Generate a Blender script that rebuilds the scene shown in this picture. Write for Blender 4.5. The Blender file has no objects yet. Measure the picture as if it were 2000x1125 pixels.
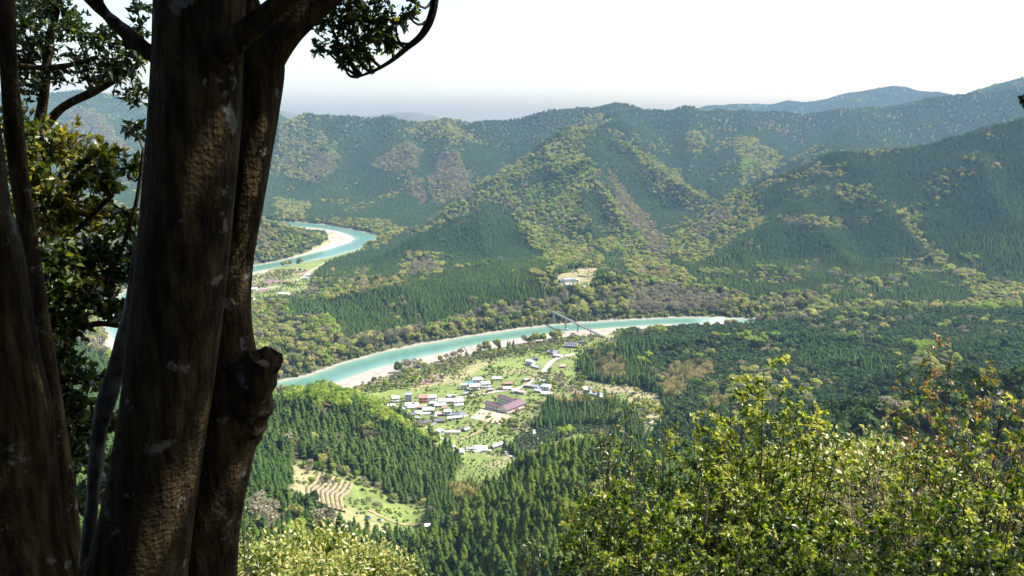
import bpy, math, random
import numpy as np
from mathutils import Vector, Matrix

# ------------------------------------------------------------------ camera, sky, sun, exposure
SC = bpy.context.scene
COL = SC.collection
F = 1540.0                                   # focal length in photo pixels (2000 wide)
PITCH = math.atan((562.5 - 215.0) / F)       # the horizon lies at row 215
CP, SP = math.cos(PITCH), math.sin(PITCH)
cam_data = bpy.data.cameras.new('camera')
cam_data.sensor_width = 36.0
cam_data.lens = 36.0 * F / 2000.0
cam_data.clip_start = 0.05
cam_data.clip_end = 60000.0
cam = bpy.data.objects.new('camera', cam_data)
cam.rotation_euler = (math.pi / 2 - PITCH, 0, 0)
COL.objects.link(cam)
SC.camera = cam

SUN_AZ, SUN_EL = 78.0, 53.0                  # degrees to the right of the view, degrees up
world = bpy.data.worlds.new('World')
SC.world = world
world.use_nodes = True
wn = world.node_tree.nodes
wl = world.node_tree.links
bg = wn['Background']
sky = wn.new('ShaderNodeTexSky')
sky.sky_type = 'NISHITA'
sky.sun_disc = False
sky.sun_elevation = math.radians(SUN_EL)
sky.sun_rotation = math.radians(SUN_AZ)
sky.altitude = 400
sky.air_density = 1.0
sky.dust_density = 3.0
sky.ozone_density = 1.0
wl.new(sky.outputs[0], bg.inputs['Color'])
bg.inputs['Strength'].default_value = 0.125

sd = bpy.data.lights.new('sun', 'SUN')
sd.energy = 5.0
sd.angle = math.radians(0.53)
sd.color = (1.0, 0.955, 0.88)
sun = bpy.data.objects.new('sun', sd)
a, e = math.radians(SUN_AZ), math.radians(SUN_EL)
to_sun = Vector((math.sin(a) * math.cos(e), math.cos(a) * math.cos(e), math.sin(e)))
sun.rotation_euler = to_sun.to_track_quat('Z', 'Y').to_euler()
COL.objects.link(sun)

vs = SC.view_settings
vs.view_transform = 'Standard'
vs.look = 'None'
vs.exposure = 1.36
vs.gamma = 1.0
vs.use_curve_mapping = False
cy = SC.cycles
cy.max_bounces = 5
cy.diffuse_bounces = 3
cy.glossy_bounces = 2
cy.transmission_bounces = 3
cy.transparent_max_bounces = 8
cy.volume_bounces = 0
cy.use_denoising = True
cy.sample_clamp_indirect = 4.0

# ------------------------------------------------------------------ projection helpers
def ray(px, py):
    u = (px - 1000.0) / F
    v = (562.5 - py) / F
    return np.array([u, CP + v * SP, -SP + v * CP])

def at(px, py, Y):
    r = ray(px, py)
    return r * (Y / r[1])

def on_plane(px, py, z):
    r = ray(px, py)
    return r * (z / r[2])

def proj(x, y, z):
    c = np.maximum(y * CP - z * SP, 1e-3)
    return 1000.0 + F * x / c, 562.5 - F * (y * SP + z * CP) / c

def pix(p):                                   # metres per photo pixel at a point
    return (p[1] * CP - p[2] * SP) / F

# ------------------------------------------------------------------ noise
def vnoise(x, y, seed):
    def h(i, j):
        n = (i * 374761393 + j * 668265263 + seed * 974711) & 0x7fffffff
        n = ((n ^ (n >> 13)) * 1274126177) & 0x7fffffff
        n = n ^ (n >> 16)
        return (n & 0xffff) / 65535.0
    xi = np.floor(x).astype(np.int64); yi = np.floor(y).astype(np.int64)
    fx = x - xi; fy = y - yi
    fx = fx * fx * (3 - 2 * fx); fy = fy * fy * (3 - 2 * fy)
    return (h(xi, yi) * (1 - fx) * (1 - fy) + h(xi + 1, yi) * fx * (1 - fy)
            + h(xi, yi + 1) * (1 - fx) * fy + h(xi + 1, yi + 1) * fx * fy)

def fbm(x, y, wl_, seed, octs=4):
    s = np.zeros_like(x); a_ = 0.5; t = 0
    for o in range(octs):
        s += a_ * vnoise(x / wl_ + 13.7 * o, y / wl_ - 7.1 * o, seed + o)
        t += a_; a_ *= 0.5; wl_ *= 0.5
    return s / t

# ------------------------------------------------------------------ terrain: ridges, floor, river
WATER = -350.0
RIDGES = []   # (slope, Nx3)
def R(slope, pts, drop=14.0):
    q = []
    for p in pts:
        w = at(*p); w[2] -= drop; q.append(w)
    RIDGES.append((slope, np.array(q)))

# very far and far ridges
R(.3, [(690, 226, 8500), (760, 221, 8500), (800, 218, 8500), (850, 227, 8500)], 0)
R(.3, [(400, 210, 8300), (480, 212, 8300), (560, 217, 8300), (600, 228, 8300)], 0)
R(.4, [(1340, 214, 7700), (1400, 203, 7500), (1450, 200, 7500), (1600, 193, 7200), (1640, 182, 7100), (1690, 172, 7000), (1740, 165, 7000),
       (1800, 172, 6900), (1840, 178, 6800), (1900, 178, 6500), (2000, 152, 5000), (2200, 150, 5000)], 8)
R(.45, [(-300, 172, 5600), (60, 178, 5500), (150, 176, 5500), (215, 184, 5500), (290, 210, 5500), (400, 222, 5500), (540, 222, 5500)], 8)
R(.5, [(150, 172, 5500), (190, 230, 4700), (240, 290, 4000), (300, 340, 3500)])
R(.5, [(60, 170, 5600), (40, 260, 4200), (60, 330, 3400)])
# main far ridge
R(.5, [(400, 245, 4300), (540, 238, 4200), (600, 222, 4000), (680, 224, 3900), (750, 226, 3900), (830, 236, 3900), (870, 231, 3800),
       (930, 236, 3800), (1000, 231, 3900), (1060, 216, 3900), (1130, 205, 4000), (1200, 198, 4000), (1260, 205, 4000), (1340, 198, 4000),
       (1380, 210, 4000), (1450, 214, 4200), (1560, 217, 4300), (1700, 206, 4300), (1800, 192, 4300), (2000, 168, 4200), (2250, 158, 4200)])
R(.5, [(600, 222, 4000), (640, 290, 3500), (628, 350, 3150), (600, 400, 2850)])
R(.5, [(540, 238, 4200), (520, 320, 3500), (500, 390, 2950)])
R(.5, [(750, 226, 3900), (800, 285, 3400), (812, 340, 3050), (770, 400, 2750)])
R(.5, [(870, 231, 3800), (892, 300, 3200), (880, 370, 2850), (800, 432, 2500)])
R(.5, [(1340, 198, 4000), (1360, 280, 3400), (1350, 330, 3100)])
R(.5, [(1450, 214, 4200), (1462, 270, 3400), (1430, 320, 3000), (1400, 370, 2750)])
R(.5, [(1700, 206, 4300), (1650, 250, 3600), (1600, 290, 3100)])
R(.5, [(1200, 198, 4000), (1215, 240, 3500), (1260, 290, 3200)])
# central mountain
R(.76, [(1160, 230, 3000), (1100, 268, 2850), (1000, 328, 2650), (930, 372, 2500), (850, 437, 2300), (775, 468, 2150)], -6)
R(.76, [(1160, 230, 3000), (1135, 288, 2700), (1155, 345, 2450), (1100, 385, 2300), (1020, 410, 2150)], 0)
R(.76, [(1155, 345, 2450), (1200, 400, 2200), (1250, 470, 1900), (1285, 530, 1680)])
R(.76, [(1140, 365, 2380), (1150, 430, 2050), (1175, 490, 1800), (1195, 525, 1640)])
R(.76, [(1160, 230, 3000), (1250, 305, 2850), (1330, 365, 2700), (1400, 408, 2520)], 0)
R(.55, [(1020, 410, 2150), (940, 406, 2050), (850, 436, 1950), (750, 488, 1800), (670, 525, 1690), (618, 556, 1610)])
R(.55, [(1010, 410, 2140), (1050, 470, 1850), (1085, 525, 1640)])
R(.55, [(930, 410, 2050), (950, 480, 1800), (980, 530, 1640)])
R(.55, [(820, 450, 1920), (830, 510, 1720), (850, 545, 1600)])
# right mountain
R(.6, [(2400, 190, 2000), (2000, 226, 2100), (1900, 238, 2150), (1750, 271, 2200), (1600, 303, 2250), (1500, 342, 2250), (1430, 385, 2150),
       (1390, 425, 2030), (1310, 490, 1850)])
R(.6, [(1640, 322, 2220), (1560, 390, 1980), (1500, 430, 1850), (1430, 475, 1700), (1365, 515, 1600)])
R(.6, [(1560, 390, 1980), (1600, 440, 1800), (1660, 500, 1650), (1690, 560, 1520)])
R(.6, [(1680, 350, 2080), (1760, 430, 1820), (1850, 530, 1600), (1970, 600, 1450)])
R(.6, [(1900, 270, 2050), (1960, 400, 1750), (2080, 500, 1600)])
R(.6, [(1450, 480, 1690), (1480, 540, 1560), (1500, 590, 1470)])
# riverside bank on the far side, hills right of the river bend
R(.4, [(1120, 580, 1400), (1180, 552, 1450), (1300, 548, 1480), (1400, 575, 1450), (1480, 598, 1420)], 10)
R(.45, [(440, 602, 1350), (500, 602, 1340), (560, 592, 1340), (680, 565, 1360), (780, 553, 1370), (850, 573, 1340), (950, 590, 1320),
        (1030, 563, 1370), (1100, 558, 1400), (1135, 578, 1380)])
R(.45, [(780, 553, 1370), (840, 590, 1290), (870, 625, 1230)])
R(.45, [(600, 585, 1340), (640, 625, 1240), (660, 660, 1180)])
R(.4, [(380, 395, 2000), (490, 428, 2000), (540, 442, 2000), (590, 462, 1960), (625, 468, 1945)], 8)
R(.45, [(-200, 330, 2600), (0, 345, 2500), (100, 360, 2400), (230, 405, 2200), (300, 430, 2150)])
R(.45, [(-200, 500, 1600), (0, 520, 1500), (80, 560, 1450)])
# near right hills
R(.4, [(1130, 708, 985), (1180, 676, 1010), (1250, 660, 1030), (1350, 654, 1050), (1500, 646, 1060), (1620, 646, 1050), (1750, 662, 1000), (1830, 688, 950)])
R(.4, [(1480, 634, 1180), (1560, 619, 1200), (1650, 609, 1230), (1800, 607, 1250), (2000, 605, 1230), (2250, 600, 1250)])
R(.45, [(1750, 720, 780), (1850, 690, 850), (1950, 655, 950), (2000, 640, 1000), (2200, 620, 1000)])
R(.4, [(1340, 785, 800), (1450, 745, 830), (1600, 702, 880), (1740, 690, 900)])
R(.5, [(1420, 900, 480), (1560, 872, 400), (1650, 828, 410), (1800, 792, 430), (2000, 750, 450), (2250, 720, 450)], 12)
# near left spur and slopes under the viewpoint
R(.42, [(150, 830, 430), (300, 795, 540), (420, 772, 640), (540, 774, 655), (600, 760, 655), (690, 788, 650), (760, 828, 640), (830, 872, 625), (888, 908, 610)])
R(.5, [(100, 860, 330), (300, 880, 400), (440, 900, 430), (520, 960, 430)], 16)
R(.5, [(1330, 950, 300), (1250, 900, 360), (1135, 872, 450), (1050, 908, 475), (960, 985, 460)], 14)
R(.5, [(640, 1120, 350), (740, 1085, 390), (830, 1090, 400)], 14)
# the viewpoint hill, in metres
RIDGES.append((.86, np.array([[0, 0, -1.62], [0, -40, 2.0], [-20, -300, 40.0]])))
RIDGES.append((.84, np.array([[0, 0, -1.62], [40, -8, -6], [220, -60, -20]])))
RIDGES.append((.84, np.array([[0, 0, -1.62], [-40, -6, -6], [-250, -40, -10]])))

FLOOR = [(700, 745, -347), (800, 715, -347), (900, 694, -347), (1000, 674, -347), (1100, 657, -347), (1200, 647, -346), (1300, 641, -346),
         (1400, 636, -346), (640, 765, -347), (750, 772, -335), (850, 742, -335), (950, 717, -334), (1050, 697, -333), (1150, 680, -333), (1210, 664, -332),
         (790, 792, -330), (900, 772, -329), (1000, 782, -328), (1080, 752, -328), (1130, 722, -329), (850, 830, -320), (900, 872, -314),
         (1000, 842, -318), (1100, 802, -321), (1170, 776, -321), (950, 930, -303), (900, 985, -292), (820, 1010, -286), (700, 965, -279), (620, 935, -270),
         (600, 900, -262), (1250, 772, -318), (1300, 832, -306), (1420, 830, -300), (1600, 790, -300), (1800, 735, -305), (1100, 870, -305), (550, 562, -345),
         (620, 522, -345), (700, 492, -345), (560, 475, -347), (400, 560, -346), (250, 600, -346), (100, 650, -346), (300, 760, -345), (450, 500, -346),
         (1300, 600, -343), (1480, 640, -340), (800, 640, -345), (1128, 548, -287), (1120, 566, -300), (1150, 528, -272), (640, 500, -347), (660, 470, -348),
         (2000, 620, -330), (900, 450, -345), (1400, 500, -330)]
FW = np.array([on_plane(*p) for p in FLOOR])

# river banks traced on the water plane
W_A = [(1560, 612), (1475, 624), (1400, 620.5), (1340, 620), (1280, 622), (1180, 628), (1130, 631), (1075, 636), (1000, 645), (920, 657), (830, 672), (740, 690),
       (660, 713), (600, 735), (545, 745), (450, 745), (330, 722), (260, 690), (215, 655), (195, 610), (250, 565), (380, 540), (490, 520), (545, 510), (600, 497), (640, 487),
       (680, 475), (693, 467), (685, 460), (660, 452), (630, 447), (575, 442), (480, 436), (300, 440), (300, 432), (480, 429), (575, 434), (640, 439), (690, 449), (725, 456), (742, 464), (733, 473), (700, 487),
       (640, 503), (560, 519), (490, 533), (390, 556), (290, 580), (240, 615), (250, 645), (300, 690), (380, 735), (450, 765), (525, 769), (590, 764), (650, 751),
       (700, 731), (760, 713), (850, 693), (950, 670), (1040, 657), (1120, 647), (1200, 640), (1300, 634), (1400, 632), (1460, 632), (1560, 622)]
WPOLY = np.array([on_plane(x, y, WATER)[:2] for x, y in W_A])

def inside(poly, x, y):
    r = np.zeros(x.shape, bool)
    n = len(poly)
    for i in range(n):
        x1, y1 = poly[i]; x2, y2 = poly[(i + 1) % n]
        if y1 == y2: continue
        c = ((y1 > y) != (y2 > y)) & (x < (x2 - x1) * (y - y1) / (y2 - y1) + x1)
        r ^= c
    return r

def seg_dist(x, y, a_, b_):
    dx, dy = b_[0] - a_[0], b_[1] - a_[1]
    L2 = dx * dx + dy * dy + 1e-9
    t = np.clip(((x - a_[0]) * dx + (y - a_[1]) * dy) / L2, 0, 1)
    return np.hypot(x - a_[0] - t * dx, y - a_[1] - t * dy), t

def poly_sd(poly, x, y):
    d = np.full(x.shape, 1e9)
    for i in range(len(poly)):
        d = np.minimum(d, seg_dist(x, y, poly[i], poly[(i + 1) % len(poly)])[0])
    return np.where(inside(poly, x, y), -d, d)

def axis(parts):
    v = []
    for lo, hi, st in parts:
        v += list(np.arange(lo, hi, st))
    return np.array(v + [parts[-1][1]])
half = axis([(0, 520, 4.6), (520, 1300, 9), (1300, 2600, 24), (2600, 7500, 110)])
GX = np.concatenate([-half[:0:-1], half])
GY = axis([(-320, -30, 30), (-30, 30, 3), (30, 1080, 4.6), (1080, 1560, 6), (1560, 2700, 11), (2700, 4800, 28), (4800, 9000, 120)])
XX, YY = np.meshgrid(GX, GY)
def terrain(x, y):
    w = 1e-9; fl = 0
    num = np.zeros_like(x); den = np.full(x.shape, 1e-12)
    for p in FW:
        k = 1.0 / ((x - p[0]) ** 2 + (y - p[1]) ** 2 + 400.0) ** 1.6
        num += k * p[2]; den += k
    fl = num / den
    dist = np.hypot(x, y)
    z = fl.copy()
    k = 3.0 + 0.007 * dist
    warp = 1.0 + 0.5 * (fbm(x, y, 420.0, 5) - 0.5)
    for s, pts in RIDGES:
        best = np.full(x.shape, -1e9)
        for i in range(len(pts) - 1):
            d, t = seg_dist(x, y, pts[i], pts[i + 1])
            h = pts[i][2] + t * (pts[i + 1][2] - pts[i][2]) - s * d * warp
            best = np.maximum(best, h)
        m = np.maximum(z, best)
        z = m + np.maximum(k - np.abs(z - best), 0) ** 2 / (4 * k)
    up = np.clip(z - fl, 0, 400)
    far = np.clip((dist - 120) / 400, 0, 1)
    amp = np.clip(up * 0.26, 0, 58) * far
    amp = amp * (1 - .65 * np.clip((dist - 3100) / 600, 0, 1)) * (1 - .6 * np.clip((x - 420) / 300, 0, 1) * np.clip((y - 1450) / 150, 0, 1) * np.clip((2700 - y) / 300, 0, 1))
    rid = 1 - np.abs(2 * fbm(x, y, 380.0, 11, 4) - 1) * 2.6
    z = z + amp * (rid - 0.45) * 0.9 + np.clip(up * .1, 0, 8) * far * (fbm(x, y, 70.0, 21, 3) - .5) * 1.6
    z = z + (fbm(x, y, 60.0, 31, 3) - .5) * 3.0 * np.clip(dist / 200, 0, 1)
    return z, fl

ZZ, FLZ = terrain(XX, YY)
rm = (YY > 700) & (YY < 3200)
RSD = np.full(XX.shape, 5000.0)
RSD[rm] = poly_sd(WPOLY, XX[rm], YY[rm])
g = np.where(RSD < 0, np.maximum(RSD * .2, -4), .09 * RSD + np.maximum(RSD - 14, 0) * .5)
ZZ = np.where(RSD < 0, np.minimum(ZZ, WATER + g), np.minimum(ZZ, WATER + .15 + g))
ZZ = np.where((RSD > 0), np.maximum(ZZ, WATER + np.minimum(.12 * RSD, .6)), ZZ)

def interp(A, x, y):
    i = np.clip(np.searchsorted(GX, x) - 1, 0, len(GX) - 2)
    j = np.clip(np.searchsorted(GY, y) - 1, 0, len(GY) - 2)
    u = np.clip((x - GX[i]) / (GX[i + 1] - GX[i]), 0, 1); v = np.clip((y - GY[j]) / (GY[j + 1] - GY[j]), 0, 1)
    return (A[j, i] * (1 - u) * (1 - v) + A[j, i + 1] * u * (1 - v) + A[j + 1, i] * (1 - u) * v + A[j + 1, i + 1] * u * v)

def ground(x, y):
    return interp(ZZ, np.asarray(x, float), np.asarray(y, float))

def G(px, py, ymin=120.0):                    # where the line of sight through a pixel meets the ground
    r = ray(px, py)
    ys = np.concatenate([np.arange(ymin, 1600, 2.0), np.arange(1600, 9000, 8.0)])
    X = r[0] / r[1] * ys; Z = r[2] / r[1] * ys
    hit = np.nonzero(ground(X, ys) >= Z)[0]
    i = hit[0] if len(hit) else len(ys) - 1
    return np.array([X[i], ys[i], float(ground(X[i], ys[i]))])

# ------------------------------------------------------------------ materials
MATS = {}
def nodes(name):
    m = bpy.data.materials.new(name); m.use_nodes = True
    MATS[name] = m
    return m, m.node_tree.nodes, m.node_tree.links, m.node_tree.nodes['Principled BSDF']

def plain(name, col, rough=.7, var=.25, scale=3.0, spec=.3, bump=0.0, metal=0.0):
    m, n, l, b = nodes(name)
    tc = n.new('ShaderNodeTexCoord'); nz = n.new('ShaderNodeTexNoise')
    nz.inputs['Scale'].default_value = scale; nz.inputs['Detail'].default_value = 5
    l.new(tc.outputs['Object'], nz.inputs['Vector'])
    mp = n.new('ShaderNodeMapRange')
    mp.inputs['From Min'].default_value = .3; mp.inputs['From Max'].default_value = .7
    mp.inputs['To Min'].default_value = 1 - var; mp.inputs['To Max'].default_value = 1 + var
    l.new(nz.outputs['Fac'], mp.inputs['Value'])
    mx = n.new('ShaderNodeVectorMath'); mx.operation = 'SCALE'
    mx.inputs[0].default_value = col
    l.new(mp.outputs[0], mx.inputs['Scale'])
    l.new(mx.outputs[0], b.inputs['Base Color'])
    b.inputs['Roughness'].default_value = rough
    b.inputs['Specular IOR Level'].default_value = spec
    b.inputs['Metallic'].default_value = metal
    if bump:
        bp = n.new('ShaderNodeBump'); bp.inputs['Strength'].default_value = bump
        l.new(nz.outputs['Fac'], bp.inputs['Height']); l.new(bp.outputs[0], b.inputs['Normal'])
    return m

def ramp(n, cols):
    r = n.new('ShaderNodeValToRGB')
    while len(r.color_ramp.elements) < len(cols): r.color_ramp.elements.new(.5)
    for e_, (p, c) in zip(r.color_ramp.elements, cols):
        e_.position = p; e_.color = (*c, 1)
    return r

def foliage(name, cols, trans=.25, rough=.6, spec=.25, by='random', patch=None):
    """by random: one tone per tree; by tone: one tone per leaf (attribute)"""
    m, n, l, b = nodes(name)
    rp = ramp(n, cols)
    if by == 'random':
        oi = n.new('ShaderNodeObjectInfo')
        src = oi.outputs['Random']
        if patch:
            nz = n.new('ShaderNodeTexNoise'); nz.inputs['Scale'].default_value = patch; nz.inputs['Detail'].default_value = 3
            l.new(oi.outputs['Location'], nz.inputs['Vector'])
            ad = n.new('ShaderNodeMath'); ad.operation = 'MULTIPLY_ADD'
            ad.inputs[1].default_value = 1.6; ad.inputs[2].default_value = -.55
            l.new(nz.outputs['Fac'], ad.inputs[0])
            mx = n.new('ShaderNodeMix'); mx.inputs[0].default_value = .5
            l.new(oi.outputs['Random'], mx.inputs[2]); l.new(ad.outputs[0], mx.inputs[3])
            src = mx.outputs[0]
        l.new(src, rp.inputs['Fac'])
    else:
        at_ = n.new('ShaderNodeAttribute'); at_.attribute_name = 'tone'
        l.new(at_.outputs['Fac'], rp.inputs['Fac'])
    l.new(rp.outputs['Color'], b.inputs['Base Color'])
    b.inputs['Roughness'].default_value = rough
    b.inputs['Specular IOR Level'].default_value = spec
    if trans > 0:
        tr = n.new('ShaderNodeBsdfTranslucent')
        hs = n.new('ShaderNodeHueSaturation'); hs.inputs['Saturation'].default_value = 1.15; hs.inputs['Value'].default_value = 1.5
        l.new(rp.outputs['Color'], hs.inputs['Color']); l.new(hs.outputs[0], tr.inputs['Color'])
        ms = n.new('ShaderNodeMixShader'); ms.inputs[0].default_value = trans
        out = n['Material Output']
        l.new(b.outputs[0], ms.inputs[1]); l.new(tr.outputs[0], ms.inputs[2]); l.new(ms.outputs[0], out.inputs['Surface'])
    return m

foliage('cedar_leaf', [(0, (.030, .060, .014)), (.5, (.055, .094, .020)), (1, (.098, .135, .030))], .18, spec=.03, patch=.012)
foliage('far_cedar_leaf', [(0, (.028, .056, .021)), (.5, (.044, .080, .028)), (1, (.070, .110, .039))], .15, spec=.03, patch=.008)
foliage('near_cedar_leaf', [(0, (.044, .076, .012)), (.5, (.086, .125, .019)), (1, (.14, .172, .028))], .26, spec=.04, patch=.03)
foliage('broad_leaf', [(0, (.095, .12, .035)), (.3, (.19, .21, .06)), (.6, (.28, .28, .09)), (.8, (.26, .29, .07)), (1, (.36, .31, .13))], .45, spec=.05)
foliage('lime_leaf', [(0, (.11, .17, .025)), (.5, (.17, .24, .036)), (1, (.26, .31, .065))], .4, spec=.05)
foliage('bare_twig', [(0, (.13, .12, .08)), (.4, (.20, .18, .12)), (.7, (.18, .175, .09)), (1, (.27, .24, .16))], .25, spec=.05)
foliage('bamboo_leaf', [(0, (.09, .11, .03)), (.35, (.17, .17, .055)), (.65, (.30, .255, .10)), (1, (.36, .30, .13))], .35, spec=.05)
foliage('orchard_leaf', [(0, (.030, .062, .018)), (.5, (.045, .085, .024)), (1, (.07, .115, .03))], .15)
foliage('scrub_leaf', [(0, (.09, .13, .03)), (.5, (.14, .18, .045)), (1, (.19, .19, .07))], .3)
foliage('red_leaf', [(0, (.55, .04, .03)), (1, (.7, .07, .05))], .3)
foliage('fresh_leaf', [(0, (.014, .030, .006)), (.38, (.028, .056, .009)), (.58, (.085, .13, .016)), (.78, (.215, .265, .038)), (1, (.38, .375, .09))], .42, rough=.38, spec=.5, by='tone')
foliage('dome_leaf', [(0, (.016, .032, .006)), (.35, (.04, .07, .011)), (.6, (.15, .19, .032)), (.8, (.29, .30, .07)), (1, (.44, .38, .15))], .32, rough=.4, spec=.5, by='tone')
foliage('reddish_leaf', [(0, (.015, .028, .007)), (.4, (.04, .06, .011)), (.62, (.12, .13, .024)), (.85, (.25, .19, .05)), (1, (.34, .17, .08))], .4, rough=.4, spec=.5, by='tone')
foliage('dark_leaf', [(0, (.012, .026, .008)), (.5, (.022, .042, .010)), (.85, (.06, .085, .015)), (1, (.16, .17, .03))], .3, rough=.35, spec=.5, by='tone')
foliage('shade_leaf', [(0, (.010, .02, .006)), (1, (.02, .036, .010))], .06, rough=.6, spec=.1, by='tone')  # darkened, nearly opaque leaf for unseen foliage that keeps light off the trunks
foliage('evergreen_leaf', [(0, (.032, .056, .018)), (.5, (.055, .090, .027)), (1, (.10, .135, .042))], .2, spec=.04, patch=.02)
foliage('olive_leaf', [(0, (.02, .035, .008)), (.5, (.05, .07, .012)), (.8, (.15, .16, .025)), (1, (.34, .28, .07))], .45, rough=.4, spec=.5, by='tone')
plain('trunk_wood', (.10, .08, .06), .9, .3, 4)
plain('twig_wood', (.045, .036, .026), .85, .4, 20)
plain('pale_twig', (.20, .16, .12), .85, .3, 20)

def bark():
    m, n, l, b = nodes('bark')
    tc = n.new('ShaderNodeTexCoord')
    mp = n.new('ShaderNodeMapping'); mp.inputs['Scale'].default_value = (13, 13, 2.6)
    l.new(tc.outputs['Object'], mp.inputs['Vector'])
    n1 = n.new('ShaderNodeTexNoise'); n1.inputs['Scale'].default_value = 1.6; n1.inputs['Detail'].default_value = 9; n1.inputs['Roughness'].default_value = .65
    l.new(mp.outputs[0], n1.inputs['Vector'])
    r1 = ramp(n, [(.34, (.007, .005, .003)), (.46, (.024, .0175, .009)), (.58, (.054, .040, .018)), (.72, (.085, .067, .038))])
    l.new(n1.outputs['Fac'], r1.inputs['Fac'])
    # lichen blotches with an outline of their own
    n2 = n.new('ShaderNodeTexNoise'); n2.inputs['Scale'].default_value = 8.5; n2.inputs['Detail'].default_value = 8; n2.inputs['Roughness'].default_value = .6
    l.new(tc.outputs['Object'], n2.inputs['Vector'])
    r2 = ramp(n, [(.61, (0, 0, 0)), (.66, (1, 1, 1))])
    l.new(n2.outputs['Fac'], r2.inputs['Fac'])
    mx = n.new('ShaderNodeMix'); mx.data_type = 'RGBA'
    l.new(r2.outputs['Color'], mx.inputs[0]); l.new(r1.outputs['Color'], mx.inputs[6]); mx.inputs[7].default_value = (.13, .13, .11, 1)
    # small warts and horizontal wrinkles
    mp2 = n.new('ShaderNodeMapping'); mp2.inputs['Scale'].default_value = (7, 7, 34)
    l.new(tc.outputs['Object'], mp2.inputs['Vector'])
    n3 = n.new('ShaderNodeTexNoise'); n3.inputs['Scale'].default_value = 1.3; n3.inputs['Detail'].default_value = 5
    l.new(mp2.outputs[0], n3.inputs['Vector'])
    vo = n.new('ShaderNodeTexVoronoi'); vo.inputs['Scale'].default_value = 55
    l.new(tc.outputs['Object'], vo.inputs['Vector'])
    ad = n.new('ShaderNodeMath'); ad.operation = 'MULTIPLY_ADD'; ad.inputs[1].default_value = .3
    l.new(n3.outputs['Fac'], ad.inputs[0]); l.new(n1.outputs['Fac'], ad.inputs[2])
    ad2 = n.new('ShaderNodeMath'); ad2.operation = 'MULTIPLY_ADD'; ad2.inputs[1].default_value = -.25
    l.new(vo.outputs['Distance'], ad2.inputs[0]); l.new(ad.outputs[0], ad2.inputs[2])
    bp = n.new('ShaderNodeBump'); bp.inputs['Strength'].default_value = 1.0; bp.inputs['Distance'].default_value = .025
    l.new(ad2.outputs[0], bp.inputs['Height']); l.new(bp.outputs[0], b.inputs['Normal'])
    l.new(mx.outputs[2], b.inputs['Base Color'])
    b.inputs['Roughness'].default_value = .92; b.inputs['Specular IOR Level'].default_value = .08
    return m
bark()
plain('cut_wood', (.09, .065, .038), .85, .35, 14, bump=.5)
plain('lichen_bark', (.075, .075, .066), .9, .75, 14, bump=.6)

# buildings
for nm, c, ro in [('roof_white', (.56, .56, .57), .45), ('roof_silver', (.38, .39, .41), .4), ('roof_grey', (.24, .25, .28), .45), ('roof_dark', (.10, .105, .125), .5),
                  ('roof_purple', (.115, .066, .082), .5), ('roof_red', (.34, .14, .11), .6), ('roof_blue', (.06, .22, .62), .5), ('roof_brown', (.24, .15, .12), .7),
                  ('roof_pink', (.42, .28, .25), .7), ('roof_green', (.42, .52, .46), .5), ('wall_white', (.60, .59, .56), .8), ('wall_cream', (.60, .56, .48), .8),
                  ('wall_grey', (.42, .42, .43), .8), ('wall_wood', (.22, .16, .11), .85), ('wall_red', (.50, .20, .16), .8), ('concrete', (.26, .25, .235), .85),
                  ('asphalt', (.17, .165, .16), .9), ('dirt_road', (.36, .33, .27), .95), ('steel', (.20, .205, .21), .5), ('car_white', (.8, .8, .8), .25),
                  ('car_blue', (.08, .16, .5), .3)]:
    plain(nm, c, ro, .12, .6)
plain('glass_dark', (.03, .035, .045), .15, .1, 1, spec=.6)
plain('solar_panel', (.012, .014, .03), .2, .1, 1, spec=.6)
plain('greenhouse_film', (.70, .72, .72), .3, .12, .5)
plain('soil_brown', (.20, .135, .095), .95, .2, .08)
plain('soil_purple', (.135, .092, .085), .95, .15, .08)
plain('yard_sand', (.37, .31, .19), .95, .12, .05)
plain('straw', (.20, .17, .09), .95, .35, .3)
plain('terrace_wall', (.20, .17, .13), .95, .4, .5)

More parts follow.
